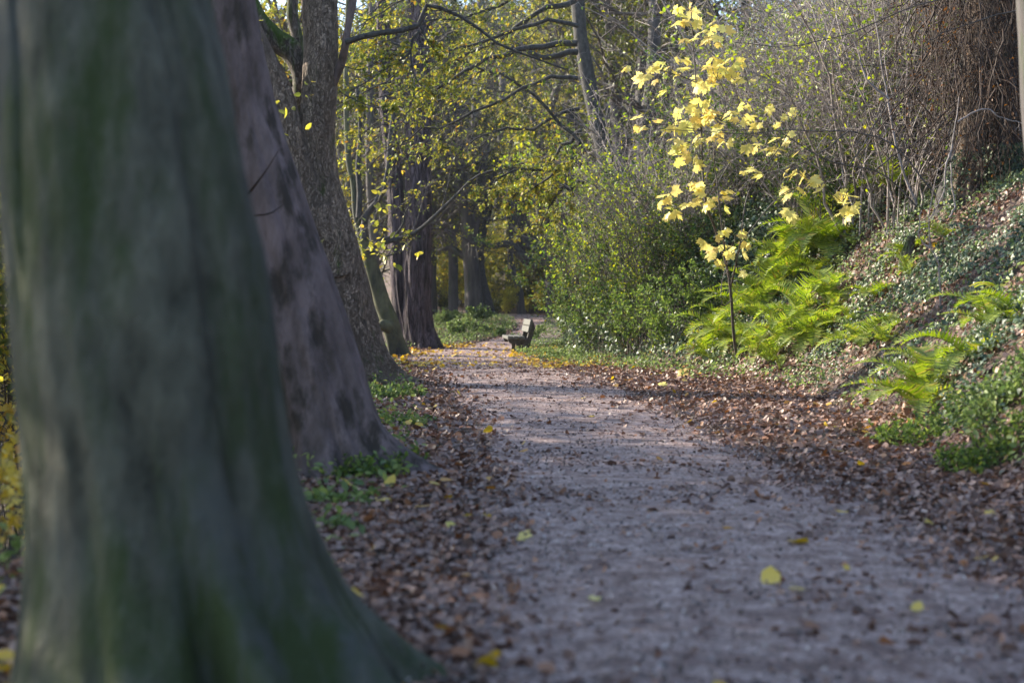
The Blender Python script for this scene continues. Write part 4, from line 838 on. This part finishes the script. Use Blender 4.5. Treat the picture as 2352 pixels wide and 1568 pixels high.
for i, (px, py, s_, lb, kk) in enumerate(ml):
    g = hitground(px, py, 3, 40); g[2] = hgt(g[0], g[1]) + .045; r = np.random.default_rng(200 + i); S = Soup(); nn = norm(np.array([[-.1, -.55, .8]]) + r.normal(size=(1, 3)) * .15)
    place(S, MAPLE[i % 3], g[None], frames(norm(r.normal(size=(1, 3)) * [1, 1, .1]), nn), [s_ * 1.15], np.array([r.uniform(.2, .8)]))
    tag(S.build('fallen_leaf', M['litter_yellow'] if kk < 2 else M['maple_leaf'], origin=g), lb, 'leaf')

# ------------------------------------------------------------------ air
hm = bpy.data.materials.new('haze_air'); hm.use_nodes = True; hn = hm.node_tree; hn.nodes.clear(); pv = hn.nodes.new('ShaderNodeVolumePrincipled'); pv.inputs['Density'].default_value = .0003; pv.inputs['Color'].default_value = (.8, .87, 1, 1); pv.inputs['Anisotropy'].default_value = .3
ho = hn.nodes.new('ShaderNodeOutputMaterial'); hn.links.new(pv.outputs[0], ho.inputs['Volume'])
hb = np.array([(x, y, z) for x in (-310, 310) for y in (-70, 425) for z in (-9, 75)], float); S = Soup(); S.add(hb, np.array([(0, 1, 3, 2), (4, 6, 7, 5), (0, 4, 5, 1), (2, 3, 7, 6), (0, 2, 6, 4), (1, 5, 7, 3)]))
tag(S.build('haze', hm), 'thin pale autumn haze hanging in the wood', kind='stuff')
# ------------------------------------------------------------------ camera, light, world
cam = bpy.data.cameras.new('camera'); co = bpy.data.objects.new('camera', cam); COL.objects.link(co)
co.location = tuple(CAM); co.rotation_euler = (pi / 2 - PITCH, 0, 0); cam.lens = 50; cam.sensor_width = 36; cam.clip_end = 1500; cam.clip_start = .1
cam.dof.use_dof = True; cam.dof.focus_distance = 20.0; cam.dof.aperture_fstop = 1.8
scene.camera = co
SUN_AZ, SUN_EL = radians(-62), radians(25.5)
sd = np.array([sin(SUN_AZ) * cos(SUN_EL), cos(SUN_AZ) * cos(SUN_EL), sin(SUN_EL)])
import mathutils
sl = bpy.data.lights.new('sun', 'SUN'); sl.energy = 4.6; sl.angle = radians(.5); sl.color = (1, .90, .74)
so = bpy.data.objects.new('sun', sl); COL.objects.link(so); so.rotation_euler = mathutils.Vector(tuple(sd)).to_track_quat('Z', 'Y').to_euler()
w = bpy.data.worlds.new('World'); scene.world = w; w.use_nodes = True; nt = w.node_tree; nt.nodes.clear()
sk = nt.nodes.new('ShaderNodeTexSky'); sk.sky_type = 'NISHITA'; sk.sun_disc = False; sk.sun_elevation = SUN_EL; sk.sun_rotation = SUN_AZ
bg = nt.nodes.new('ShaderNodeBackground'); bg.inputs[1].default_value = .15; ou = nt.nodes.new('ShaderNodeOutputWorld'); nt.links.new(sk.outputs[0], bg.inputs[0]); nt.links.new(bg.outputs[0], ou.inputs[0])
scene.view_settings.view_transform = 'Standard'; scene.view_settings.look = 'None'; scene.view_settings.exposure = 1.6; scene.view_settings.gamma = 1
scene.cycles.use_denoising = True; scene.cycles.max_bounces = 5; scene.cycles.diffuse_bounces = 3; scene.cycles.glossy_bounces = 2; scene.cycles.transmission_bounces = 3; scene.cycles.sample_clamp_indirect = 6
